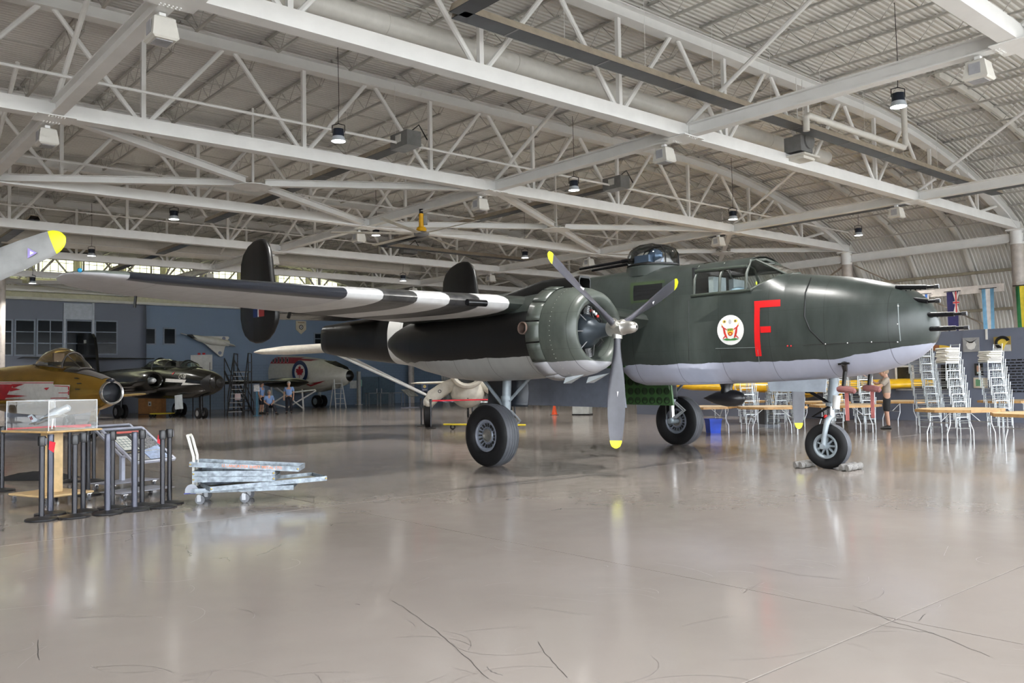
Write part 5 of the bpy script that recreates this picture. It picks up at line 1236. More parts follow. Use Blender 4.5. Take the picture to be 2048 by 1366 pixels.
# ---------------------------------------------------------------- white delta-wing model hung on the end wall
def wallpx(px, py, off): c = bw(px, py, QB - off); return c
DMr = thing('delta_wing_model', 'white delta-wing jet model mounted nose-up-left on the blue end wall', 'model', M=ROOM @ Matrix.Translation((wallpx(430, 690, .7).x, QB - .7, wallpx(430, 690, .7).z)))
def dpx(px, py, w_=0): c = wallpx(px, py, .7); o = wallpx(430, 690, .7); return Vector((c.x - o.x, w_, c.z - o.z))
DW = mat('model_white', (.66, .64, .58), .5, var=.05)
MB().prism([(395, 676), (402, 672), (456, 673), (458, 676), (452, 684), (459, 687), (449, 694), (445, 712), (440, 713.5), (410, 688), (397, 681)], lambda u, v, w_: dpx(u, v, w_), .12).build('delta_wing', DW, DMr, None)
MB().tube([dpx(381, 672, -.08), dpx(396, 677, -.1), dpx(420, 682, -.12), dpx(456, 687, -.1)], [.10, .2, .26, .2], 12).build('model_fuselage', DW, DMr)
MB().tube([dpx(373, 670, -.08), dpx(382, 672.3, -.08), dpx(392, 676.5, -.16)], [.03, .12, .1], 10).build('model_nose', BLK, DMr)
MB().tube([dpx(361, 666.5, -.08), dpx(374, 670.3, -.08)], .025, 6).build('nose_probe', DW, DMr)
MB().prism([(0, 0), (.9, -.25), (1.1, .25), (.8, .5)], lambda u, v, w_: dpx(440, 683) + Vector((u * .8, -.2 - v, -u * .3 + w_)), .05).build('model_fin', DW, DMr, None)
for px, py in ((447, 677), (439, 706)): MB().lathe([(0, .12), (.01, .12), (.01, .01)], dpx(px, py, -.062), (0, -1, 0), 16).build('model_roundel', mat('roundel_grey_blue', (.18, .2, .28), .5), DMr)
MB().tube([dpx(430, 686, 0), dpx(430, 686, .68)], .04, 6).build('wall_bracket', BLK, DMr)
# ================================================================ tables, chairs, people, small things
PLY = mat('plywood_top', (.60, .44, .24), .45, var=.15, scale=6); EDGE = mat('table_edge_wood', (.42, .24, .09), .5, var=.2, scale=12)
LEGM = mat('folding_leg_steel', (.52, .54, .56), .35, .5)
oc = [(.92 * math.cos(R_(22.5 + 45 * k)), .92 * math.sin(R_(22.5 + 45 * k))) for k in range(8)]
top_me = MB().prism(oc, lambda u, v, w_: Vector((u, v, .74 + w_)), .022).mesh('table_top', PLY, None)
edge = MB()
for (a, b), (c, d) in zip(oc, oc[1:] + oc[:1]): edge.bar((a, b, .722), (c, d, .722), .03, .062)
edge_me = edge.mesh('table_edge', EDGE, None)
leg_me = MB().tube([(.0, 0, .70), (0, 0, .42), (.08, 0, .22), (.08, 0, .0)], .014, 8).mesh('leg', LEGM)
xb_me = MB().tube([(0, -.36, .45), (0, .36, .45)], .011, 6).mesh('cross_bar', LEGM); br_me = MB().tube([(0, 0, .45), (-.30, 0, .70)], .010, 6).mesh('folding_brace', LEGM)
def table(px, py, rz, lab, off=0):
    g = ground(px, py); o = thing('round_table', lab, 'table', M=rzmat(g.x, g.y, rz), group='octagonal folding tables')
    put('table_top', top_me, o); put('table_edge', edge_me, o)
    for sx in (-1, 1):
        for sy in (-1, 1): put('leg', leg_me, o, rzmat(sx * .50, sy * .36, 0 if sx > 0 else math.pi))
        put('cross_bar', xb_me, o, Matrix.Translation((sx * .5, 0, 0))); put('folding_brace', br_me, o, rzmat(sx * .5, 0, 0 if sx > 0 else math.pi))
    return o
table(1922, 884, R_(8), 'octagonal wood-topped folding table in front of the tall chair stacks')
table(2088, 903, R_(20), 'octagonal folding table beside the front table, next to the portraits')
table(1692, 864, R_(3), 'octagonal folding table behind the bomber nose wheel')
table(1815, 851, R_(12), 'octagonal folding table between the man in shorts and the chair stacks')
table(1545, 868, R_(-6), 'octagonal folding table behind the far propeller blade tip')
table(1408, 866, R_(10), 'octagonal folding table above the blue bin')
table(1480, 846, R_(2), 'octagonal folding table standing behind the blue bin table')
table(2030, 853, R_(2), 'octagonal folding table close to the slate partition wall')
table(1640, 851, R_(-2), 'octagonal folding table under the yellow wing')
# ---- stacking chairs
CHM = mat('chair_silver', (.46, .49, .50), .35, .6); PADW = mat('white_vinyl_pad', (.62, .60, .54), .6)
seat_me = MB().box((0, 0, .445), (.38, .38, .022)).mesh('seat', CHM, None)
flg = lambda y: MB().tube([(.18, y, .46), (.195, y, 0)], .012, 6).mesh('leg', CHM)
blg = lambda y: MB().tube([(-.185, y, 0), (-.18, y, .45), (-.235, y * .95, .92)], .012, 6).mesh('leg', CHM)
legs_me = [flg(-.18), flg(.18), blg(-.18), blg(.18)]
bk = MB()
for z, x in ((.90, -.235), (.80, -.222), (.62, -.20)): bk.tube([(x, -.175, z), (x, .175, z)], .009, 5)
for i in range(5): bk.tube([(-.20, -.12 + i * .06, .62), (-.222, -.12 + i * .06, .80)], .006, 5)
back_me = bk.mesh('backrest', CHM)
srm = MB()
for z in (.16, .30):
    for y in (-.18, .18): srm.tube([(-.185, y, z), (.19, y, z)], .007, 5)
    srm.tube([(.19, -.18, z), (.19, .18, z)], .007, 5); srm.tube([(-.185, -.18, z), (-.185, .18, z)], .007, 5)
str_me = srm.mesh('stretcher', CHM)
pad_me = MB().loft([[Vector((sx * a, sy * a, z)) for sx, sy in ((-1, -1), (0, -1.03), (1, -1), (1.03, 0), (1, 1), (0, 1.03), (-1, 1), (-1.03, 0))] for z, a in ((0, .17), (.008, .195), (.035, .195), (.045, .17))], True, True).mesh('seat_pad', PADW)
def chairs(px, py, n, rz, where, pads=0, grp='stacks of silver chairs'):
    g = ground(px, py)
    for i in range(n):
        pos = 'lowest' if i == 0 else ('topmost' if i == n - 1 else ('', 'second', 'third', 'fourth', 'fifth', 'sixth', 'seventh', 'eighth')[i] + ' from the floor')
        o = thing('stacking_chair', 'silver chair, %s in the stack %s' % (pos, where), 'chair', M=rzmat(g.x, g.y, rz) @ Matrix.Translation((.035 * i, .006 * (i % 2), .196 * i)), group=grp)
        put('seat', seat_me, o); put('backrest', back_me, o); put('stretcher', str_me, o)
        for l in legs_me: put('leg', l, o)
    for k in range(pads):
        put('seat_pad', pad_me, None, rzmat(g.x, g.y, rz + .1 * (k % 3)) @ Matrix.Translation((.035 * (n - 1) + .01 * (k % 2), 0, .196 * (n - 1) + .458 + .047 * k)), 'flat white seat pad piled on the chair stack %s' % where, 'seat pad', 'seat pads %s' % where)
chairs(1862, 866, 9, R_(200), 'nearest the bomber nose')
chairs(1918, 869, 8, R_(190), 'behind the front table', 8)
chairs(2004, 866, 8, R_(185), 'below the yellow emblem', 6)
chairs(1668, 856, 7, R_(20), 'behind the nose gear strut'); chairs(1732, 859, 7, R_(200), 'beside the man in shorts')
chairs(1500, 858, 6, R_(190), 'behind the belly radome'); chairs(1552, 857, 6, R_(15), 'left of the far propeller blade'); chairs(1592, 853, 7, R_(195), 'right behind the far propeller blade')
# ---- bin, cone, boxes
g = ground(1427, 866); bn = thing('recycling_bin', 'bright blue plastic bin under a folding table', 'bin', M=rzmat(g.x, g.y, R_(15)))
MB().loft([[Vector((sx * a, sy * a * .8, z)) for sx, sy in ((-1, -1), (1, -1), (1, 1), (-1, 1))] for z, a in ((0, .155), (.40, .19), (.40, .175), (.03, .145))], True, True).build('bin_body', mat('bin_blue', (.005, .06, .55), .35), bn, None)
MB().bar((-.2, -.155, .39), (.2, -.155, .39), .02, .03).bar((-.2, .155, .39), (.2, .155, .39), .02, .03).bar((-.2, -.155, .39), (-.2, .155, .39), .02, .03).bar((.2, -.155, .39), (.2, .155, .39), .02, .03).build('rim', mat('bin_blue', (.005, .06, .55), .35), bn, None)
g = ground(1109, 830); cn_ = thing('traffic_cone', 'small orange traffic cone on the floor below the bomb bay door', 'cone', M=rzmat(g.x, g.y, 0))
MB().lathe([(.02, .16), (.03, .13), (.5, .03), (.52, .02), (.52, .001)], n=20).build('cone_body', mat('cone_orange', (.85, .09, .015), .5), cn_); MB().box((0, 0, .01), (.36, .36, .02)).build('cone_base', mat('cone_base_black', (.03, .03, .03), .6), cn_, None)
g = ground(1165, 830); cb_ = thing('display_plinth', 'pale grey box plinth next to the orange cone', 'plinth', M=rzmat(g.x, g.y, R_(-20)))
MB().box((0, 0, .50), (.75, .6, 1.0)).build('plinth_body', mat('plinth_grey', (.50, .52, .50), .5), cb_, None); MB().box((0, 0, .03), (.8, .65, .06)).build('plinth_foot', BASEB, cb_, None)
g = ground(1538, 854); bb = thing('storage_bin', 'dark grey box bin standing under the tables', 'bin', M=rzmat(g.x, g.y, R_(10)))
MB().box((0, 0, .34), (.5, .5, .50)).build('bin_body', mat('bin_charcoal', (.03, .033, .04), .4), bb, None); MB().box((0, 0, .045), (.5, .5, .09)).build('bin_foot', mat('bin_grey_band', (.25, .27, .30), .5), bb, None)
# ---- barrier with sign by the cream monoplane
for (px, py, lab) in ((843, 852, 'slim black barrier post left of the small blue sign'), (862, 857, 'slim black barrier post right of the small blue sign'), (945, 830, 'far black barrier post in front of the cream monoplane'), (1030, 852, 'black barrier post behind the bomber main wheel')):
    g = ground(px, py); o = thing('belt_stanchion', lab, 'stanchion', M=rzmat(g.x, g.y, .3), group='barrier posts around the cream monoplane')
    put('base', base_me, o); put('post', thin_me, o); put('belt_head', head_me, o)
a, b = ground(862, 857), ground(1030, 852)
belt(a, b, .94, 'red barrier belt across the front of the cream monoplane')
g = ground(850, 850); o = thing('blue_sign', 'small blue sign on a dark post by the cream monoplane', 'sign', M=rzmat(g.x, g.y + .1, R_(0)))
MB().tube([(0, 0, .02), (0, 0, 1.25)], .02, 8).lathe([(0, .15), (.02, .15), (.02, .01)], n=20, cap=True).build('post', BASEB, o); MB().box((0, -.03, 1.38), (.24, .015, .26)).build('plate', mat('sign_navy', (.015, .04, .12), .4), o, None)
MB().lathe([(0, .06), (.005, .06), (.005, .01)], (0, -.04, 1.42), (0, -1, 0), 16).build('gold_badge', mat('badge_gold', (.55, .42, .12), .4), o); MB().box((0, -.04, 1.30), (.16, .005, .02)).build('sign_line', WT, o, None)
g = ground(820, 816); o = thing('sign_stand', 'distant tilted information stand near the blue doors', 'sign stand', M=rzmat(g.x, g.y, R_(-30)))
MB().box((0, 0, .03), (.6, 1.1, .04)).box((0, 0, .4), (.08, .08, .8)).build('stand_frame', LGR, o, None); MB().box((0, 0, 0), (.75, 1.0, .03)).build('panel', mat('far_panel_print', (.20, .20, .18), .4, var=.6, scale=5), o, None, Matrix.Translation((0, 0, .95)) @ Matrix.Rotation(R_(35), 4, 'Y'))
for px in (755, 770, 786): 
    g = ground(px, 812); MB().box((0, 0, .9), (1.0, .5, .05)).bar((-.45, -.2, .88), (-.45, -.2, 0), .04, .04).bar((.45, -.2, .88), (.45, -.2, 0), .04, .04).bar((-.45, .2, .88), (-.45, .2, 0), .04, .04).bar((.45, .2, .88), (.45, .2, 0), .04, .04).build('work_bench', mat('bench_grey', (.28, .29, .30), .5), None, None, rzmat(g.x + (px - 770) * .02, g.y, R_(40)), 'grey metal bench standing in front of the blue doors', 'bench', 'benches by the blue doors')
# ---- crate under black jet, yellow dolly
g = ground(287, 830); o = thing('wooden_crate', 'orange-brown wooden crate with white notice beneath the black jet', 'crate', M=rzmat(g.x, g.y + 1.2, R_(0)))
MB().box((0, 0, .48), (1.35, .7, .92)).build('crate_body', mat('crate_wood', (.42, .19, .06), .5, var=.2, scale=4), o, None); MB().box((.0, -.36, .62), (.18, .01, .26)).build('notice', WT, o, None); MB().sphere((.0, -.37, .60), .05, 8, 6, (.8, .2, 1.2)).build('notice_mark', BLK, o)
g = ground(322, 835); o = thing('wheel_dolly', 'low yellow wheel dolly beside the black jet main wheel', 'dolly', M=rzmat(g.x, g.y, R_(5)))
MB().box((0, 0, .20), (1.1, .10, .06)).box((0, .5, .20), (1.1, .10, .06)).box((-.5, .25, .2), (.1, .5, .06)).box((.5, .25, .2), (.1, .5, .06)).build('dolly_frame', mat('towbar_yellow', (.70, .55, .03), .5), o, None)
for x in (-.5, .5):
    for y in (0, .5): MB().lathe([(-.04, .03), (-.04, .10), (.04, .10), (.04, .03)], (x, y, .10), (0, 1, 0), 12).build('dolly_wheel', RUB, o)
# ---- access stairs and white board
SBK = mat('stair_black', (.012, .012, .013), .45); STEP = mat('step_grey', (.50, .51, .50), .6)
g = ground(470, 832); o = thing('access_stairs', 'black steel access stairs with pale steps in front of the black jet nose', 'stairs', M=rzmat(g.x, g.y, R_(-82)))
NS, HT, RUN, WD = 10, 2.35, 1.9, .75
for i in range(NS):
    k = (i + 1) / NS; MB().box((-RUN * k, 0, HT * k - .02), (.24, WD, .035)).build('step', STEP, o, None)
for sy in (-1, 1):
    MB().bar((.1, sy * WD / 2, 0), (-RUN, sy * WD / 2, HT), .04, .14).build('stringer', SBK, o, None)
    MB().tube([(-.1, sy * WD / 2, .95), (-RUN, sy * WD / 2, HT + 1.0), (-RUN - 1.1, sy * WD / 2, HT + 1.0)], .03, 8).tube([(-.15, sy * WD / 2, .2), (-.15, sy * WD / 2, .98)], .025, 6).tube([(-RUN * .5, sy * WD / 2, HT * .5), (-RUN * .5, sy * WD / 2, HT * .5 + .95)], .025, 6).tube([(-RUN, sy * WD / 2, HT), (-RUN, sy * WD / 2, HT + 1)], .03, 6).tube([(-RUN - 1.1, sy * WD / 2, 0), (-RUN - 1.1, sy * WD / 2, HT + 1)], .03, 6).tube([(-RUN - 1.1, sy * WD / 2, HT + .5), (-RUN, sy * WD / 2, HT + .5)], .02, 6).tube([(-RUN, sy * WD / 2, 0), (-RUN, sy * WD / 2, HT)], .03, 6).tube([(-RUN - 1.1, sy * WD / 2, .25), (-.2, sy * WD / 2, .25)], .03, 6).build('handrail', SBK, o)
MB().box((-RUN - .55, 0, HT), (1.15, WD, .05)).build('platform', SBK, o, None)
MB().box((-.95, -.0, .98), (.02, .3, .34)).build('paper_notice', mat('pink_paper', (.62, .48, .50), .6), o, None, Matrix.Translation((.12, 0, 0)))
g = ground(498, 830); o = thing('access_stairs', 'narrow black steps leaning away behind the pale-stepped stairs', 'stairs', M=rzmat(g.x, g.y, R_(-35)))
for sy in (-1, 1): MB().bar((0, sy * .3, 0), (-1.7, sy * .3, 2.4), .04, .10).tube([(0, sy * .3, .7), (-1.7, sy * .3, 3.1)], .025, 6).tube([(0, sy * .3, 0), (0, sy * .3, .7)], .025, 6).tube([(-1.7, sy * .3, 0), (-1.7, sy * .3, 3.1)], .03, 6).build('stringer', SBK, o, None)
for i in range(9): MB().box((-1.7 * (i + 1) / 10, 0, 2.4 * (i + 1) / 10), (.2, .58, .03)).build('step', SBK, o, None)
q0 = at_depth(403, 725, 47.5)
o = thing('display_board', 'white board with red lamps behind the black jet cockpit', 'board', M=rzmat(q0.x, q0.y, R_(-15)))
MB().box((0, 0, q0.z), (1.35, .04, .85)).build('board', WT, o, None); MB().tube([(-.55, 0, 0), (-.55, 0, q0.z)], .03, 6).tube([(.55, 0, 0), (.55, 0, q0.z)], .03, 6).build('board_legs', SBK, o)
for x in (-.15, .15): MB().box((x, 0, q0.z + .48), (.12, .1, .10)).build('red_lamp', RD, o, None)
# ---- blue notice post
g = ground(514, 832); o = thing('notice_post', 'blue post with white notice beside the men in blue shirts', 'sign', M=rzmat(g.x, g.y, 0))
MB().box((0, 0, .8), (.09, .06, 1.6)).box((0, 0, .02), (.3, .4, .04)).build('post', mat('post_blue', (.03, .12, .20), .5), o, None); MB().box((0, -.04, 1.45), (.30, .02, .36)).build('notice', mat('notice_print', (.55, .56, .58), .5, var=.4, scale=14), o, None)
# ---- white trestle under the black wing
tr2 = thing('white_trestle', 'white tubular trestle below the black wing tip pod', 'trestle', M=rzmat(ground(575, 822).x, ground(575, 822).y, R_(0)))
MB().tube([(-1.6, 0, .05), (0.1, 0, 1.1), (1.7, 0, 1.25)], .05, 6).tube([(-1.6, 0, .7), (0, 0, .2), (1.7, .2, 1.2)], .045, 6).tube([(-1.0, 0, 1.7), (1.0, 0, .1)], .045, 6).tube([(-1.0, 0, 1.7), (-1.0, .3, 0)], .05, 6).tube([(.9, 0, 1.3), (.9, .3, 0)], .05, 6).build('frame', mat('strut_white', (.66, .66, .64), .35), tr2)
ld = thing('step_ladder', 'white step ladder under the black-nosed patrol aircraft', 'ladder', M=rzmat(ground(676, 816).x, ground(676, 816).y, R_(-60)))
for sy in (-1, 1): MB().tube([(.6, sy * .35, 0), (0, sy * .25, 1.9)], .04, 6).tube([(-.6, sy * .35, 0), (0, sy * .25, 1.9)], .035, 6).build('rail', mat('strut_white', (.66, .66, .64), .35), ld)
for i in range(5): MB().box((.5 - i * .11, 0, .3 + i * .33), (.1, .6, .03)).build('rung', mat('strut_white', (.66, .66, .64), .35), ld, None)
# ---- people
SKIN = mat('skin', (.52, .30, .21), .55, var=.08); HAIRG = mat('grey_hair', (.32, .31, .30), .8); HAIRD = mat('dark_hair', (.05, .04, .035), .8)
def skinned(name, verts, edges, rad, m_, par, sub=2, root=0):
    me = D.meshes.new(name); me.from_pydata([Vector(v) for v in verts], edges, []); me.materials.append(m_)
    o = D.objects.new(name, me); COL.objects.link(o); o.parent = par
    if not me.skin_vertices: me.attributes  # layer comes with the modifier
    md = o.modifiers.new('skin', 'SKIN'); md.use_smooth_shade = True
    for i, r in enumerate(rad):
        me.skin_vertices[0].data[i].radius = r if isinstance(r, tuple) else (r, r); me.skin_vertices[0].data[i].use_root = (i == root)
    o.modifiers.new('sub', 'SUBSURF').levels = sub; o.modifiers['sub'].render_levels = sub
    return o
def person(lab, M, J, shirt, pants, hair, shorts=False, cap=None, shoe=None):
    """J: joints (pelvis, chest, neck, head, l/r shoulder, elbow, hand, hip, knee, ankle, toe); facing -y"""
    o = thing('person', lab, 'person', M=M)
    V = lambda k: Vector(J[k])
    mid = (V('pelvis') + V('chest')) / 2
    vs = [V('pelvis'), mid, V('chest'), V('neck'), V('head') - Vector((0, 0, .07)), V('head') + Vector((0, 0, .07))]
    ed = [(0, 1), (1, 2), (2, 3), (3, 4), (4, 5)]; rd = [(.145, .11), (.14, .10), (.165, .11), .055, (.075, .085), (.080, .095)]
    for sd_ in ('l', 'r'):
        b = len(vs); h = V(sd_ + '_hand'); e = V(sd_ + '_elbow'); d = (h - e).normalized()
        vs += [V(sd_ + '_sh'), e, h, h + d * .07]; ed += [(2, b), (b, b + 1), (b + 1, b + 2), (b + 2, b + 3)]; rd += [.06, .045, .03, (.045, .02)]
        sdv = d.cross(Vector((0, 1, 0)));
        if sdv.length < .2: sdv = Vector((1, 0, 0))
        sdv.normalize(); pb_ = b + 3
        for i, off in enumerate((-.033, -.011, .011, .033)):
            n0 = len(vs); L = (.065, .08, .085, .07)[i]
            vs += [h + d * .10 + sdv * off, h + d * (.10 + L * .6) + sdv * off + Vector((0, -.012, 0)), h + d * (.10 + L) + sdv * off + Vector((0, -.03, 0))]
            ed += [(pb_, n0), (n0, n0 + 1), (n0 + 1, n0 + 2)]; rd += [.010, .009, .008]
        n0 = len(vs); vs += [h + d * .05 - sdv * .05, h + d * .09 - sdv * .06]; ed += [(pb_, n0), (n0, n0 + 1)]; rd += [.011, .009]
        b = len(vs); vs += [V(sd_ + '_hip'), V(sd_ + '_knee'), V(sd_ + '_ankle')]; ed += [(0, b), (b, b + 1), (b + 1, b + 2)]; rd += [.085, .058, .04]
    B = skinned('body', vs, ed, rd, SKIN, o)
    vs = [V('pelvis') + Vector((0, 0, -.02)), mid, V('chest'), V('neck') - Vector((0, 0, .05))]; ed = [(0, 1), (1, 2), (2, 3)]; rd = [(.175, .135), (.165, .125), (.185, .13), .075]
    for sd_ in ('l', 'r'):
        b = len(vs); s_ = V(sd_ + '_sh'); vs += [s_, s_ + (V(sd_ + '_elbow') - s_) * .75]; ed += [(2, b), (b, b + 1)]; rd += [.082, .075]
    skinned('shirt', vs, ed, rd, shirt, o)
    vs = [V('pelvis') - Vector((0, 0, .03)), V('pelvis') + Vector((0, 0, .07))]; ed = [(0, 1)]; rd = [(.175, .135), (.17, .128)]
    for sd_ in ('l', 'r'):
        b = len(vs); k_, a_ = V(sd_ + '_knee'), V(sd_ + '_ankle'); vs += [V(sd_ + '_hip'), k_]; ed += [(0, b), (b, b + 1)]; rd += [.105, .085]
        if not shorts: vs += [a_ + Vector((0, 0, .02))]; ed += [(b + 1, b + 2)]; rd += [.065]
    skinned('trousers' if not shorts else 'shorts', vs, ed, rd, pants, o)
    for sd_ in ('l', 'r'):
        a_, t_ = V(sd_ + '_ankle'), V(sd_ + '_toe'); c = (a_ + t_) / 2; d = (t_ - a_)
        MB().loft([[Vector((a_.x, a_.y, 0)) + Vector((d.x, d.y, 0)) * k + Vector((math.cos(2 * math.pi * i / 12) * w_, 0, max(.0, h_ * .5 + math.sin(2 * math.pi * i / 12) * h_ * .5))) for i in range(12)] for k, w_, h_ in ((-.3, .03, .06), (-.2, .045, .10), (.25, .048, .10), (.7, .05, .07), (1.0, .045, .06), (1.15, .02, .04))], True, True).build('shoe', shoe or BLK, o)
    h = V('head')
    MB().sphere(h + Vector((0, .012, .035)), .108, 16, 10, (.90, 1.02, 1.05)).build('hair', hair, o) if cap is None else None
    MB().sphere(h + Vector((0, -.045, -.02)), .088, 14, 10, (.86, .85, 1.15)).build('face', SKIN, B)
    MB().sphere(h + Vector((0, -.125, -.03)), .018, 8, 6, (.8, 1.1, 1.4)).build('nose', SKIN, B)
    for sx in (-1, 1):
        MB().sphere(h + Vector((sx * .032, -.112, .005)), .010, 8, 6).build('eye', BLK, B); MB().sphere(h + Vector((sx * .088, -.01, -.02)), .026, 8, 6, (.4, .8, 1.2)).build('ear', SKIN, B)
    MB().box(h + Vector((0, -.112, -.075)), (.04, .01, .008)).build('mouth', mat('lips', (.36, .16, .13), .5), B, None)
    return o
STAND = dict(pelvis=(0, 0, .95), chest=(0, .0, 1.30), neck=(0, .0, 1.48), head=(0, -.02, 1.62), l_sh=(.19, 0, 1.40), r_sh=(-.19, 0, 1.40), l_elbow=(.26, .03, 1.12), r_elbow=(-.26, .03, 1.12), l_hand=(.25, -.06, .88), r_hand=(-.25, -.06, .88), l_hip=(.10, 0, .88), r_hip=(-.10, 0, .88), l_knee=(.11, -.02, .48), r_knee=(-.11, -.02, .48), l_ankle=(.12, .02, .09), r_ankle=(-.12, .02, .09), l_toe=(.14, -.16, .04), r_toe=(-.14, -.16, .04))
SIT = dict(STAND, pelvis=(0, 0, .50), chest=(0, -.02, .86), neck=(0, -.03, 1.04), head=(0, -.05, 1.19), l_sh=(.19, -.02, .96), r_sh=(-.19, -.02, .96), l_elbow=(.25, -.06, .68), r_elbow=(-.25, -.06, .68), l_hand=(.13, -.28, .58), r_hand=(-.13, -.28, .58), l_hip=(.10, -.04, .47), r_hip=(-.10, -.04, .47), l_knee=(.20, -.46, .48), r_knee=(-.16, -.44, .48), l_ankle=(.30, -.52, .09), r_ankle=(-.16, -.46, .09), l_toe=(.36, -.70, .04), r_toe=(-.16, -.64, .04))
SHB = mat('shirt_sky_blue', (.22, .36, .68), .7, var=.06); NAVY = mat('trousers_navy', (.012, .013, .022), .8)
sc = lambda k: Matrix.Scale(k, 4)
g = ground(578, 827); person('standing man in light blue shirt and navy trousers near the white fuselage', rzmat(g.x, g.y, R_(8)) @ sc(1.01), STAND, SHB, NAVY, HAIRG)
g = ground(523, 828); person('man in light blue shirt and dark shorts facing the seated man', rzmat(g.x, g.y, R_(75)) @ sc(1.01), STAND, SHB, NAVY, HAIRD, True)
g = ground(538, 829); person('seated man in light blue shirt between the two standing men', rzmat(g.x, g.y, R_(25)), SIT, SHB, NAVY, HAIRG)
o = thing('folding_chair', 'dark chair under the seated man in blue shirt', 'chair', M=rzmat(g.x, g.y, R_(25)))
MB().box((0, .0, .365), (.42, .42, .03)).build('seat', SBK, o, None); MB().box((0, .22, .70), (.40, .03, .30)).build('backrest', SBK, o, None)
for sx in (-1, 1):
    for y in (-.19, .21): MB().tube([(sx * .19, y, 0), (sx * .19, y, .36 if y < 0 else .85)], .015, 6).build('leg', SBK, o)
g = ground(1776, 858)
REACH = dict(STAND, r_elbow=(-.24, -.24, 1.28), r_hand=(-.20, -.46, 1.46), l_elbow=(.25, -.20, 1.20), l_hand=(.16, -.42, 1.25), head=(0, -.04, 1.62))
person('man in taupe shirt and black shorts reaching up beside the stacked chairs', rzmat(g.x, g.y, R_(-108)), REACH, mat('shirt_taupe', (.36, .31, .26), .8), mat('shorts_black', (.012, .012, .014), .8), mat('sandy_hair', (.36, .25, .17), .8), True)
# ---- on the slate partition wall
def rw(px, py, t=-9.21):
    d = ROOMI.to_3x3() @ ray(px, py); o_ = ROOMI @ CPOS; k = (t - o_.x) / d.x; return o_ + d * k
def onwall(name, lab, cat, x0, y0, x1, y1, m_, frame=None, th=.03, fw=.06, extra=None, group=None):
    a, b = rw(x0, y0), rw(x1, y1); w_, h_ = abs(b.y - a.y), a.z - b.z
    r = thing(name, lab, cat, M=ROOM @ Matrix.Translation((-9.215 - th / 2, (a.y + b.y) / 2, (a.z + b.z) / 2)), group=group)
    MB().box((0, 0, 0), (th, w_, h_)).build('picture' if frame else 'plate', m_, r, None)
    if frame:
        f = MB()
        for s in (-1, 1): f.box((-.01, s * (w_ / 2), 0), (th + .02, fw, h_ + fw)); f.box((-.01, 0, s * (h_ / 2)), (th + .02, w_ + fw, fw))
        f.build('frame', frame, r, None)
    if extra: extra(r, w_, h_, -th / 2 - .004)
    return r
def owl(r, w_, h_, x):
    MB().prism([(.0, .25), (.22, .2), (.3, 0), (.2, -.28), (0, -.36), (-.2, -.28), (-.3, 0), (-.22, .2)], lambda u, v, q_: Vector((x + q_, -u * w_, v * h_ + .0)), .01).build('white_shape', WT, r, None)
    MB().prism([(-.40, .42), (-.1, .12), (.1, .12), (.40, .42), (.25, .3), (.1, .22), (-.1, .22), (-.25, .3)], lambda u, v, q_: Vector((x - .01 + q_, -u * w_, v * h_)), .01).build('black_horns', BLK, r, None)
def lion(r, w_, h_, x):
    MB().box((x + .001, 0, -h_ * .28), (.006, w_ * .99, h_ * .44)).build('pale_band', mat('pale_band', (.5, .5, .48), .6), r, None)
    MB().tube([Vector((x - .01, -w_ * (.02 + .36 * math.cos(a)), h_ * (.08 + .36 * math.sin(a)))) for a in [R_(20 + 10 * k) for k in range(26)]], .05, 6).build('black_ring', BLK, r)
    MB().prism([(-.25, .2), (0, .36), (.25, .30), (.36, .15), (.2, -.05), (.05, -.42), (-.12, -.38), (-.05, -.1), (-.3, .0)], lambda u, v, q_: Vector((x - .012 + q_, -u * w_, v * h_)), .012).build('yellow_shape', mat('emblem_yellow', (.75, .55, .08), .5), r, None)
onwall('wall_emblem', 'grey square plaque with white shape and black horns on the partition', 'plaque', 1926, 676, 1960, 703, mat('plaque_grey', (.30, .30, .30), .6), None, .03, extra=owl)
onwall('wall_emblem', 'ochre and white plaque with yellow shape in a black ring', 'plaque', 1988, 674, 2023, 702, mat('plaque_ochre', (.30, .21, .05), .6), None, .03, extra=lion)
onwall('wall_notice', 'small white vertical notice at the top of the partition', 'notice', 1971, 658, 1976, 679, WT)
DRK = mat('dark_photo', (.02, .02, .018), .2, var=.5, scale=3); FRW = mat('picture_frame_white', (.60, .60, .58), .4); FRK = mat('picture_frame_black', (.02, .02, .02), .4)
onwall('wall_picture', 'large dark picture in a pale frame behind the man in shorts', 'picture', 1793, 733, 1828, 779, DRK, FRW)
onwall('wall_picture', 'portrait photograph in a black frame above the document frame', 'picture', 1952, 729, 1965, 749, mat('portrait_print', (.32, .36, .34), .4, var=.5, scale=5), FRK, extra=lambda r, w_, h_, x: MB().sphere((x, 0, .02), .10, 12, 8, (.1, .8, 1.1)).build('portrait_head', SKIN, r))
onwall('wall_picture', 'pale framed documents below the portrait photograph', 'picture', 1950, 757, 1974, 774, mat('document_print', (.58, .57, .46), .5, var=.3, scale=6), mat('frame_beige', (.52, .46, .36), .5), extra=lambda r, w_, h_, x: MB().box((x, w_ * .2, 0), (.01, .16, .26)).build('green_document', mat('document_green', (.12, .26, .14), .5), r, None))
onwall('wall_picture', 'dark framed picture seen between the chair stacks', 'picture', 1885, 731, 1912, 778, DRK, FRK)
nm = thing('name_board', 'rows of small black name plates on the partition wall', 'name board', M=ROOM @ Matrix.Translation((-9.24, rw(2040, 752).y, rw(2040, 752).z)))
pl_me = MB().box((0, 0, 0), (.02, .13, .035)).mesh('name_plate', BLK, None)
for i in range(12):
    for j in range(5): put('name_plate', pl_me, nm, Matrix.Translation((0, .32 - j * .17 + (.05 if i % 2 else 0), .50 - i * .088)))
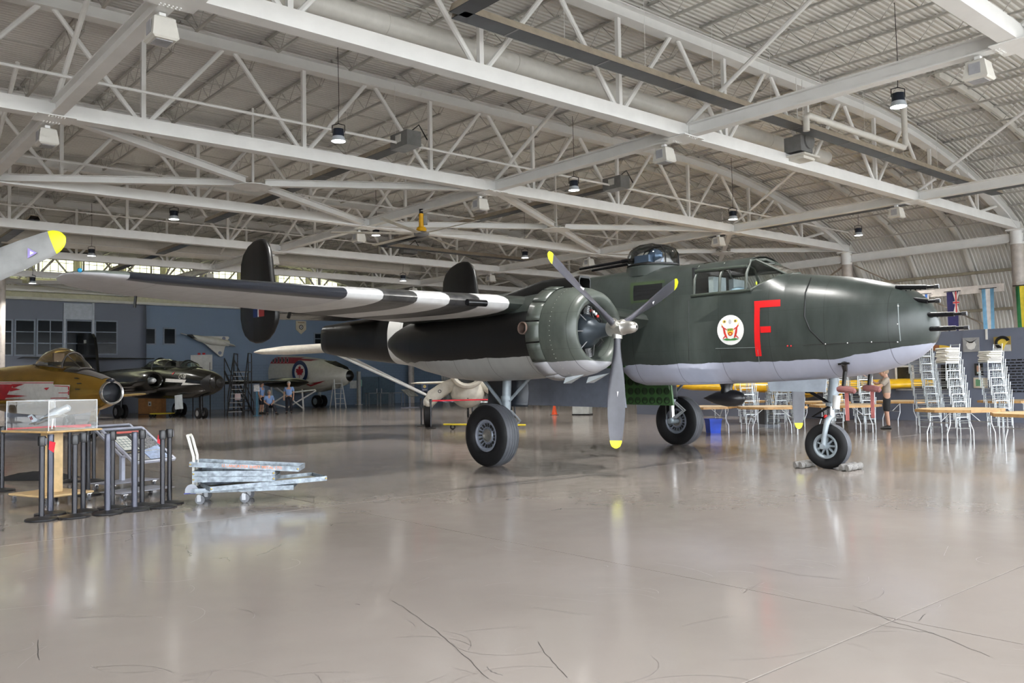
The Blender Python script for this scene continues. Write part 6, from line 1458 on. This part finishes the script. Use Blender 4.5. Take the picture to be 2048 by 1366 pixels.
pp = rw(1835, 697); wpn = thing('wooden_propeller', 'brown wooden propeller with yellow tips mounted on the partition', 'propeller', M=ROOM @ Matrix.Translation((-9.30, pp.y, pp.z)))
MB().loft([[Vector((.02 * math.cos(2 * math.pi * k / 10), y, w_ * math.sin(2 * math.pi * k / 10))) for k in range(10)] for y, w_ in ((-.75, .085), (-.5, .10), (-.15, .05), (0, .07), (.15, .05), (.5, .10), (.75, .085))], True, True).build('blades', mat('propeller_wood', (.26, .10, .04), .35), wpn)
for s in (-1, 1): MB().loft([[Vector((.02 * math.cos(2 * math.pi * k / 10), s * y, w_ * math.sin(2 * math.pi * k / 10))) for k in range(10)] for y, w_ in ((.75, .086), (.95, .06), (1.12, .012))], True, True).build('blade_tip', mat('tip_ochre', (.65, .42, .05), .4), wpn)
# ---- flags on the rail
def flag(px, lab, cols, canton=None, wv=.03):
    c = None; t = -.48
    a = rw(px, 573, t); q = a.y; zt = 5.0; W_, H_ = .62, 2.1
    r = thing('hanging_flag', lab, 'flag', M=ROOM @ Matrix.Translation((t, q, zt)))
    x0 = -W_ / 2
    x0 = -W_ / 2 * .78
    for i, (m_, wd) in enumerate(cols):
        wd *= .78; mb = MB(); n, k = 5, 10; vs = []
        for u in range(n + 1):
            for v in range(k + 1):
                xx = x0 + wd * u / n; nar = 1 - .18 * (v / k)
                vs.append(Vector((wv * math.sin(xx * 16 + v * .25), -xx * nar, -H_ * v / k)))
        mb.add(vs, [(u * (k + 1) + v, (u + 1) * (k + 1) + v, (u + 1) * (k + 1) + v + 1, u * (k + 1) + v + 1) for u in range(n) for v in range(k)]).build('cloth_panel', m_, r, 60); x0 += wd
    MB().tube([(0, -.34, .02), (0, .34, .02)], .015, 6).build('flag_pole', BLKM, r)
    if canton: canton(r)
    return r
FB, FW, FRd = mat('flag_navy', (.020, .016, .085), .8), mat('flag_white', (.62, .58, .55), .8), mat('flag_red', (.45, .03, .04), .8)
def union(r):
    for y0, y1, z0, z1, w_, m_, x in ((-.05, -.27, -.02, -.92, .045, FW, -.045), (-.27, -.05, -.02, -.92, .045, FW, -.045), (-.16, -.16, -.0, -.94, .10, FW, -.05), (-.03, -.29, -.47, -.47, .10, FW, -.05), (-.16, -.16, 0, -.94, .055, FRd, -.056), (-.03, -.29, -.47, -.47, .06, FRd, -.056)):
        MB().bar((x, y0, z0), (x, y1, z1), .006, w_, (0, (z1 - z0), -(y1 - y0))).build('union_cross', m_, r, None)
    MB().lathe([(0, .12), (.006, .12), (.006, .01)], (-.05, .0, -1.62), (-1, 0, 0), 16).build('badge', FW, r)
flag(1904, 'navy blue ensign flag with red and white crosses hanging from the rail', [(FB, .62)], union)
LB = mat('flag_light_blue', (.16, .36, .55), .8)
flag(1975, 'light blue and white striped flag hanging from the rail', [(LB, .21), (FW, .20), (LB, .21)])
flag(2044, 'green and yellow flag hanging by the column', [(mat('flag_green', (.02, .16, .05), .8), .2), (mat('flag_yellow', (.70, .55, .04), .8), .42)])
flag(1846, 'blue and white flag half hidden behind the bomber guns', [(FW, .12), (mat('flag_mid_blue', (.05, .16, .50), .8), .14), (FW, .12), (mat('flag_mid_blue', (.05, .16, .50), .8), .14), (FW, .10)])
# shield plaque on end wall
a = bw(602, 655, QB - .05); o = thing('shield_plaque', 'cream shield plaque with target mark on the blue end wall', 'plaque', M=ROOM @ Matrix.Translation((a.x, QB - .05, a.z)))
MB().prism([(-.40, .48), (.40, .48), (.40, -.15), (0, -.50), (-.40, -.15)], lambda u, v, w_: Vector((u, w_, v)), .05).build('shield', mat('shield_cream', (.52, .46, .34), .5), o, None)
for r_, m_, y in ((.17, BLK, -.03), (.11, WT, -.035), (.05, BLK, -.04)): MB().lathe([(0, r_), (.006, r_), (.006, .005)], (0, y, .02), (0, -1, 0), 20).build('target_ring', m_, o)
MB().box((0, -.03, .36), (.5, .01, .07)).build('scroll', mat('scroll_brown', (.30, .22, .14), .6), o, None)
# ================================================================ hung from the roof
LAMPB = mat('lamp_housing_blue_black', (.012, .018, .035), .35); LENS = mat('lamp_lens', (1.0, .97, .90), .3, var=0, emit=16.0); SHADE = mat('lamp_shade_grey', (.50, .54, .60), .3)
CABLE = mat('cable_black', (.01, .01, .01), .6)
body_me = MB().lathe([(.30, .02), (.30, .13), (.12, .14), (.12, .02)], n=18).mesh('housing', LAMPB); shade_me = MB().lathe([(.12, .14), (.0, .185), (.0, .17), (.11, .12)], n=22).mesh('shade', SHADE); lens_me = MB().lathe([(.012, .001), (.012, .172)], n=22).mesh('lens', LENS)
brk_me = MB().tube([(-.15, 0, .22), (-.15, 0, .40), (0, 0, .44), (.15, 0, .40), (.15, 0, .22)], .012, 6).mesh('bracket', BLKM)
LAMPS = [(677, 283, 'above the striped wing'), (1797, 214, 'beside the white flue pipe'), (1148, 381, 'over the bomber engine'), (348, 439, 'in front of the clerestory side'), (1466, 439, 'over the bomber cockpit'), (183, 512, 'before the yellow-lit clerestory'), (752, 471, 'next to the yellow fan motor'), (1050, 516, 'above the upper propeller tip'), (1717, 471, 'near the eave beam'), (806, 562, 'just above the striped wing edge'), (65, 567, 'over the lounge windows'), (1310, -10, 'over the nearest truss top chord')]
def lamp(g, lab, cable=2.35):
    o = thing('high_bay_lamp', lab, 'lamp', loc=g, group='hanging high-bay lamps')
    put('housing', body_me, o); put('shade', shade_me, o); put('lens', lens_me, o); put('bracket', brk_me, o)
    MB().tube([(0, 0, .44), (.02, 0, 1.0), (0, 0, cable)], .008, 5).build('cable', CABLE, o)
    li = D.lights.new('lamp_light', 'SPOT'); li.energy = LAMPW; li.spot_size = R_(136); li.spot_blend = .55; li.shadow_soft_size = .20; li.color = (1.0, .98, .94)
    lo = D.objects.new('lamp_light', li); COL.objects.link(lo); lo.parent = o; lo.location = (0, 0, -.03)
LAMPW = 1150.0
used = []
for px, py, wh in LAMPS:
    g = ground(px, py, 7.45) if py < 560 else ground(px, py, 7.0)
    used.append(ROOMI @ g)
    lamp(g, 'round hanging high-bay lamp with glowing lens %s' % wh, min(2.35, roofz((ROOMI @ g).x) - g.z + .1))
for q_ in (5.7, 17.0, 28.2, 39.0):
    for t_ in (-11.2, -19.5, -27.9, -36.2, -44.5, -52.8):
        if min((u.x - t_) ** 2 + (u.y - q_) ** 2 for u in used) < 30: continue
        w_ = RW(t_, q_, 7.45); d_ = w_ - CPOS; px = 1024 + FPX * d_.dot(CR) / d_.dot(_fw); py = 683 - FPX * d_.dot(CU) / d_.dot(_fw)
        if d_.dot(_fw) > 2 and -500 < px < 2550: continue
        lamp(w_, 'round hanging high-bay lamp with glowing lens over the open floor')
# lamp with glowing lens at the very top of the frame
# ---- loudspeaker boxes under the cross beams
SPK = mat('speaker_off_white', (.62, .60, .55), .5, var=.05); SPD = mat('speaker_port_grey', (.36, .36, .38), .5)
sb = MB().loft([[Vector((sx * a, sy * b, z)) for sx, sy in ((-1, -1), (1, -1), (1, 1), (-1, 1))] for z, a, b in ((-.46, .16, .19), (-.43, .20, .22), (-.12, .16, .16), (-.09, .12, .13))], True, True).mesh('speaker_shell', SPK, 30)
sf = MB().box((0, 0, -.465), (.25, .28, .012)).box((-.195, 0, -.27), (.01, .2, .2)).mesh('speaker_face', SPD, None)
sh = MB().box((0, 0, -.05), (.10, .10, .08)).mesh('speaker_bracket', WHITE, None)
for k in range(-1, 6):
    for i, t in enumerate(LT[:4]):
        if k > 3 and i > 1: continue
        o = thing('loudspeaker', 'off-white box loudspeaker under a cross beam beside a roof truss', 'loudspeaker', M=ROOM @ Matrix.Translation((t, k * DP + .62, HC - .16)), group='box loudspeakers under the cross beams')
        put('speaker_shell', sb, o); put('speaker_face', sf, o); put('speaker_bracket', sh, o)
# ---- radiant tube heaters
HTR = mat('heater_dark_underside', (.05, .055, .065), .35, .4); HTS = mat('heater_tan_side', (.44, .38, .30), .45, .2); BRN = mat('burner_grey', (.22, .22, .22), .4, .3)
def heater(lab, segs, z, burner=None):
    o = thing('radiant_heater', lab, 'heater', M=ROOM, group='radiant tube heaters')
    for (a, b) in segs:
        p, q_ = Vector((*a, z)), Vector((*b, z)); d = (q_ - p); L = d.length; d.normalize(); sd_ = d.cross(Vector((0, 0, 1)))
        f = lambda u, w_, h_: p + d * u + sd_ * w_ + Vector((0, 0, h_))
        MB().loft([[f(u, -.20, -.06), f(u, -.14, .10), f(u, .14, .10), f(u, .20, -.06), f(u, .12, .08), f(u, -.12, .08)] for u in (0, L)], True, True).build('reflector', HTS, o, None)
        MB().loft([[f(u, -.195, -.065), f(u, .195, -.065), f(u, .195, -.055), f(u, -.195, -.055)] for u in (0, L)], True, True).build('underside', HTR, o, None)
        n = max(1, int(L / 2.4)); h_ = MB()
        for i in range(n + 1): h_.tube([f(.2 + (L - .4) * i / n, 0, .1), f(.2 + (L - .4) * i / n, 0, 1.7)], .006, 4)
        h_.build('hanger_wire', WHITE, o, kind='stuff')
        st = MB()
        for i in range(n): st.bar(f((i + .5) * L / n, -.2, -.068), f((i + .5) * L / n, .2, -.068), .04, .006)
        st.build('seam_strap', BRN, o, None, kind='stuff')
    if burner:
        (x, y), ax = burner
        MB().box((x, y, z + .05), (.45, .8, .40) if ax == 'q' else (.8, .45, .40)).build('burner_box', BRN, o, None)
        MB().box((x - .24, y, z + .08), (.02, .25, .2)).build('burner_label', WT, o, None)
        MB().tube([(x, y, z + .2), (x + .3, y - .2, z + .5), (x + .5, y - .3, z + .1)], .02, 6).build('gas_hose', CABLE, o)
heater('long dark radiant heater tube running beside the nearest roof truss', [((-29.3, -1.1), (-5.0, -1.1)), ((-29.3, -1.1), (-29.3, -4.6))], 8.0)
heater('radiant heater with grey burner box above the striped wing', [((-25.45, 6.6), (-25.45, 20.0))], 8.0, ((-25.45, 6.3), 'q'))
heater('radiant heater with burner box over the bomber engine', [((-17.1, 6.6), (-17.1, 19.5))], 8.0, ((-17.1, 6.3), 'q'))
heater('bent radiant heater tube behind the yellow fan', [((-16.9, 21.1), (-7.5, 21.1)), ((-16.9, 17.6), (-16.9, 21.1))], 8.0, ((-14.9, 21.9), 't'))
heater('radiant heater tube along the eave above the cockpit', [((-6.2, -6.4), (-6.2, 10.5))], 7.95)
heater('radiant heater tube before the clerestory', [((-31.0, 22.5), (-31.0, 33)), ((-36, 30), (-27, 30))], 7.9)
heater('radiant heater tube over the tail fins', [((-24.5, 24), (-24.5, 36))], 7.9)
# ---- ducts, pipes
def pipe(name, lab, cat, pts, r, m_, grp=None, n=14, bands=None):
    o = thing(name, lab, cat, M=ROOM, group=grp)
    MB().tube(pts, r, n).build('pipe_run' if r < .15 else 'duct_run', m_, o)
    a, b = Vector(pts[0]), Vector(pts[-1]); L = (b - a).length
    if bands:
        k = int(L / bands)
        for i in range(1, k):
            c = a + (b - a) * i / k; d = (b - a).normalized(); MB().tube([c - d * .015, c + d * .015], r + .008, n).build('band', m_, o)
    return o
pipe('air_duct', 'round white air duct lying along the nearest roof truss', 'duct', [(-36, .9, 8.38), (-13.3, .9, 8.38)], .21, DUCTM, None, 24, 3.0)
pipe('air_duct', 'round white air duct behind the tail fins', 'duct', [(-31, 28.6, 8.12), (-10.5, 28.6, 8.12)], .33, DUCTM, None, 24, 4.0)
MB().box((-10.1, 28.6, 8.12), (.8, .6, .5)).build('air_diffuser', mat('diffuser_grey', (.45, .44, .40), .5), None, None, ROOM, 'grey box diffuser at the end of the far air duct', 'diffuser')
for k, wh in ((1, 'in front of the second truss'), (2, 'in front of the third truss'), (3, 'in front of the fourth truss'), (4, 'near the far trusses')):
    pipe('sprinkler_pipe', 'thin white sprinkler pipe %s' % wh, 'pipe', [(-62, k * DP - .9, 8.0), (-1.5, k * DP - .9, 8.0)], .035 if k == 1 else .025, WHITE, 'sprinkler pipes', 8, 6.0)
fl = pipe('flue_pipe', 'white flue pipe with bends above the grey heater unit', 'pipe', [(-18.35, -1.35, 7.8), (-18.35, -1.35, 8.15), (-18.25, -1.35, 8.22), (-13.1, -1.45, 8.22), (-13.0, -1.45, 8.3), (-13.0, -1.45, 9.9)], .085, DUCTM, None, 14)
un = thing('heater_unit', 'grey blower unit with orange motor hung below the dark heater', 'heater', M=ROOM @ Matrix.Translation((-17.05, -.35, 7.85)))
MB().box((0, 0, 0), (.6, .5, .42)).build('casing', BRN, un, None); MB().lathe([(-.3, .1), (-.3, .24), (.1, .24), (.1, .1)], (.1, 0, .12), (0, 1, 0), 18, True).build('blower', BRN, un); MB().box((.32, -.1, .16), (.18, .18, .2)).build('motor', mat('motor_orange', (.55, .10, .03), .5), un, None)
MB().box((.1, 0, -.30), (.8, .7, .05)).box((.1, 0, -.36), (.55, .5, .08)).build('tray', SPK, un, None); MB().tube([(0, 0, .2), (0, 0, 1.9)], .012, 5).tube([(.3, 0, .2), (.3, 0, 1.9)], .012, 5).build('hanger_wire', WHITE, un)
# ---- big ceiling fan
p = ground(843, 470, 6.55); fn = thing('ceiling_fan', 'large slow ceiling fan with yellow motor under a cross beam', 'fan', loc=p)
FY = mat('fan_motor_yellow', (.80, .42, .01), .35)
MB().lathe([(.10, .15), (.18, .18), (.26, .14), (.28, .085), (.72, .08), (.74, .05)], n=22, cap=True).build('motor_housing', FY, fn); MB().lathe([(-.02, .24), (.05, .27), (.10, .22)], n=22, cap=True).build('hub', mat('hub_grey', (.30, .30, .30), .3, .6), fn)
MB().box((.14, 0, .5), (.12, .12, .30)).build('gear_motor', BRN, fn, None); MB().box((0, 0, .80), (.12, .12, .16)).build('mount', BLKM, fn, None)
fb_me2 = MB().prism([(.2, -.09), (3.0, -.08), (3.0, .08), (.2, .09)], lambda u, v, w_: Vector((u, v, .04 + w_ + v * .15)), .012).mesh('fan_blade', mat('fan_blade_grey', (.50, .48, .42), .4), None)
for k in range(6): put('fan_blade', fb_me2, fn, Matrix.Rotation(R_(60 * k + 12), 4, 'Z'))

# ---- joist bridging lines
bm_ = MB().tube([(-63, 0, 0), (-13, 0, 0)], .018, 6).mesh('joist_bridging', JOISTM)
for k in range(-2, 6):
    for f_ in (.33, .67): put('joist_bridging', bm_, None, ROOM @ Matrix.Translation((0, (k + f_) * DP, 9.72)), 'thin horizontal bridging rod tying the roof joists together', 'rod', 'joist bridging rods')
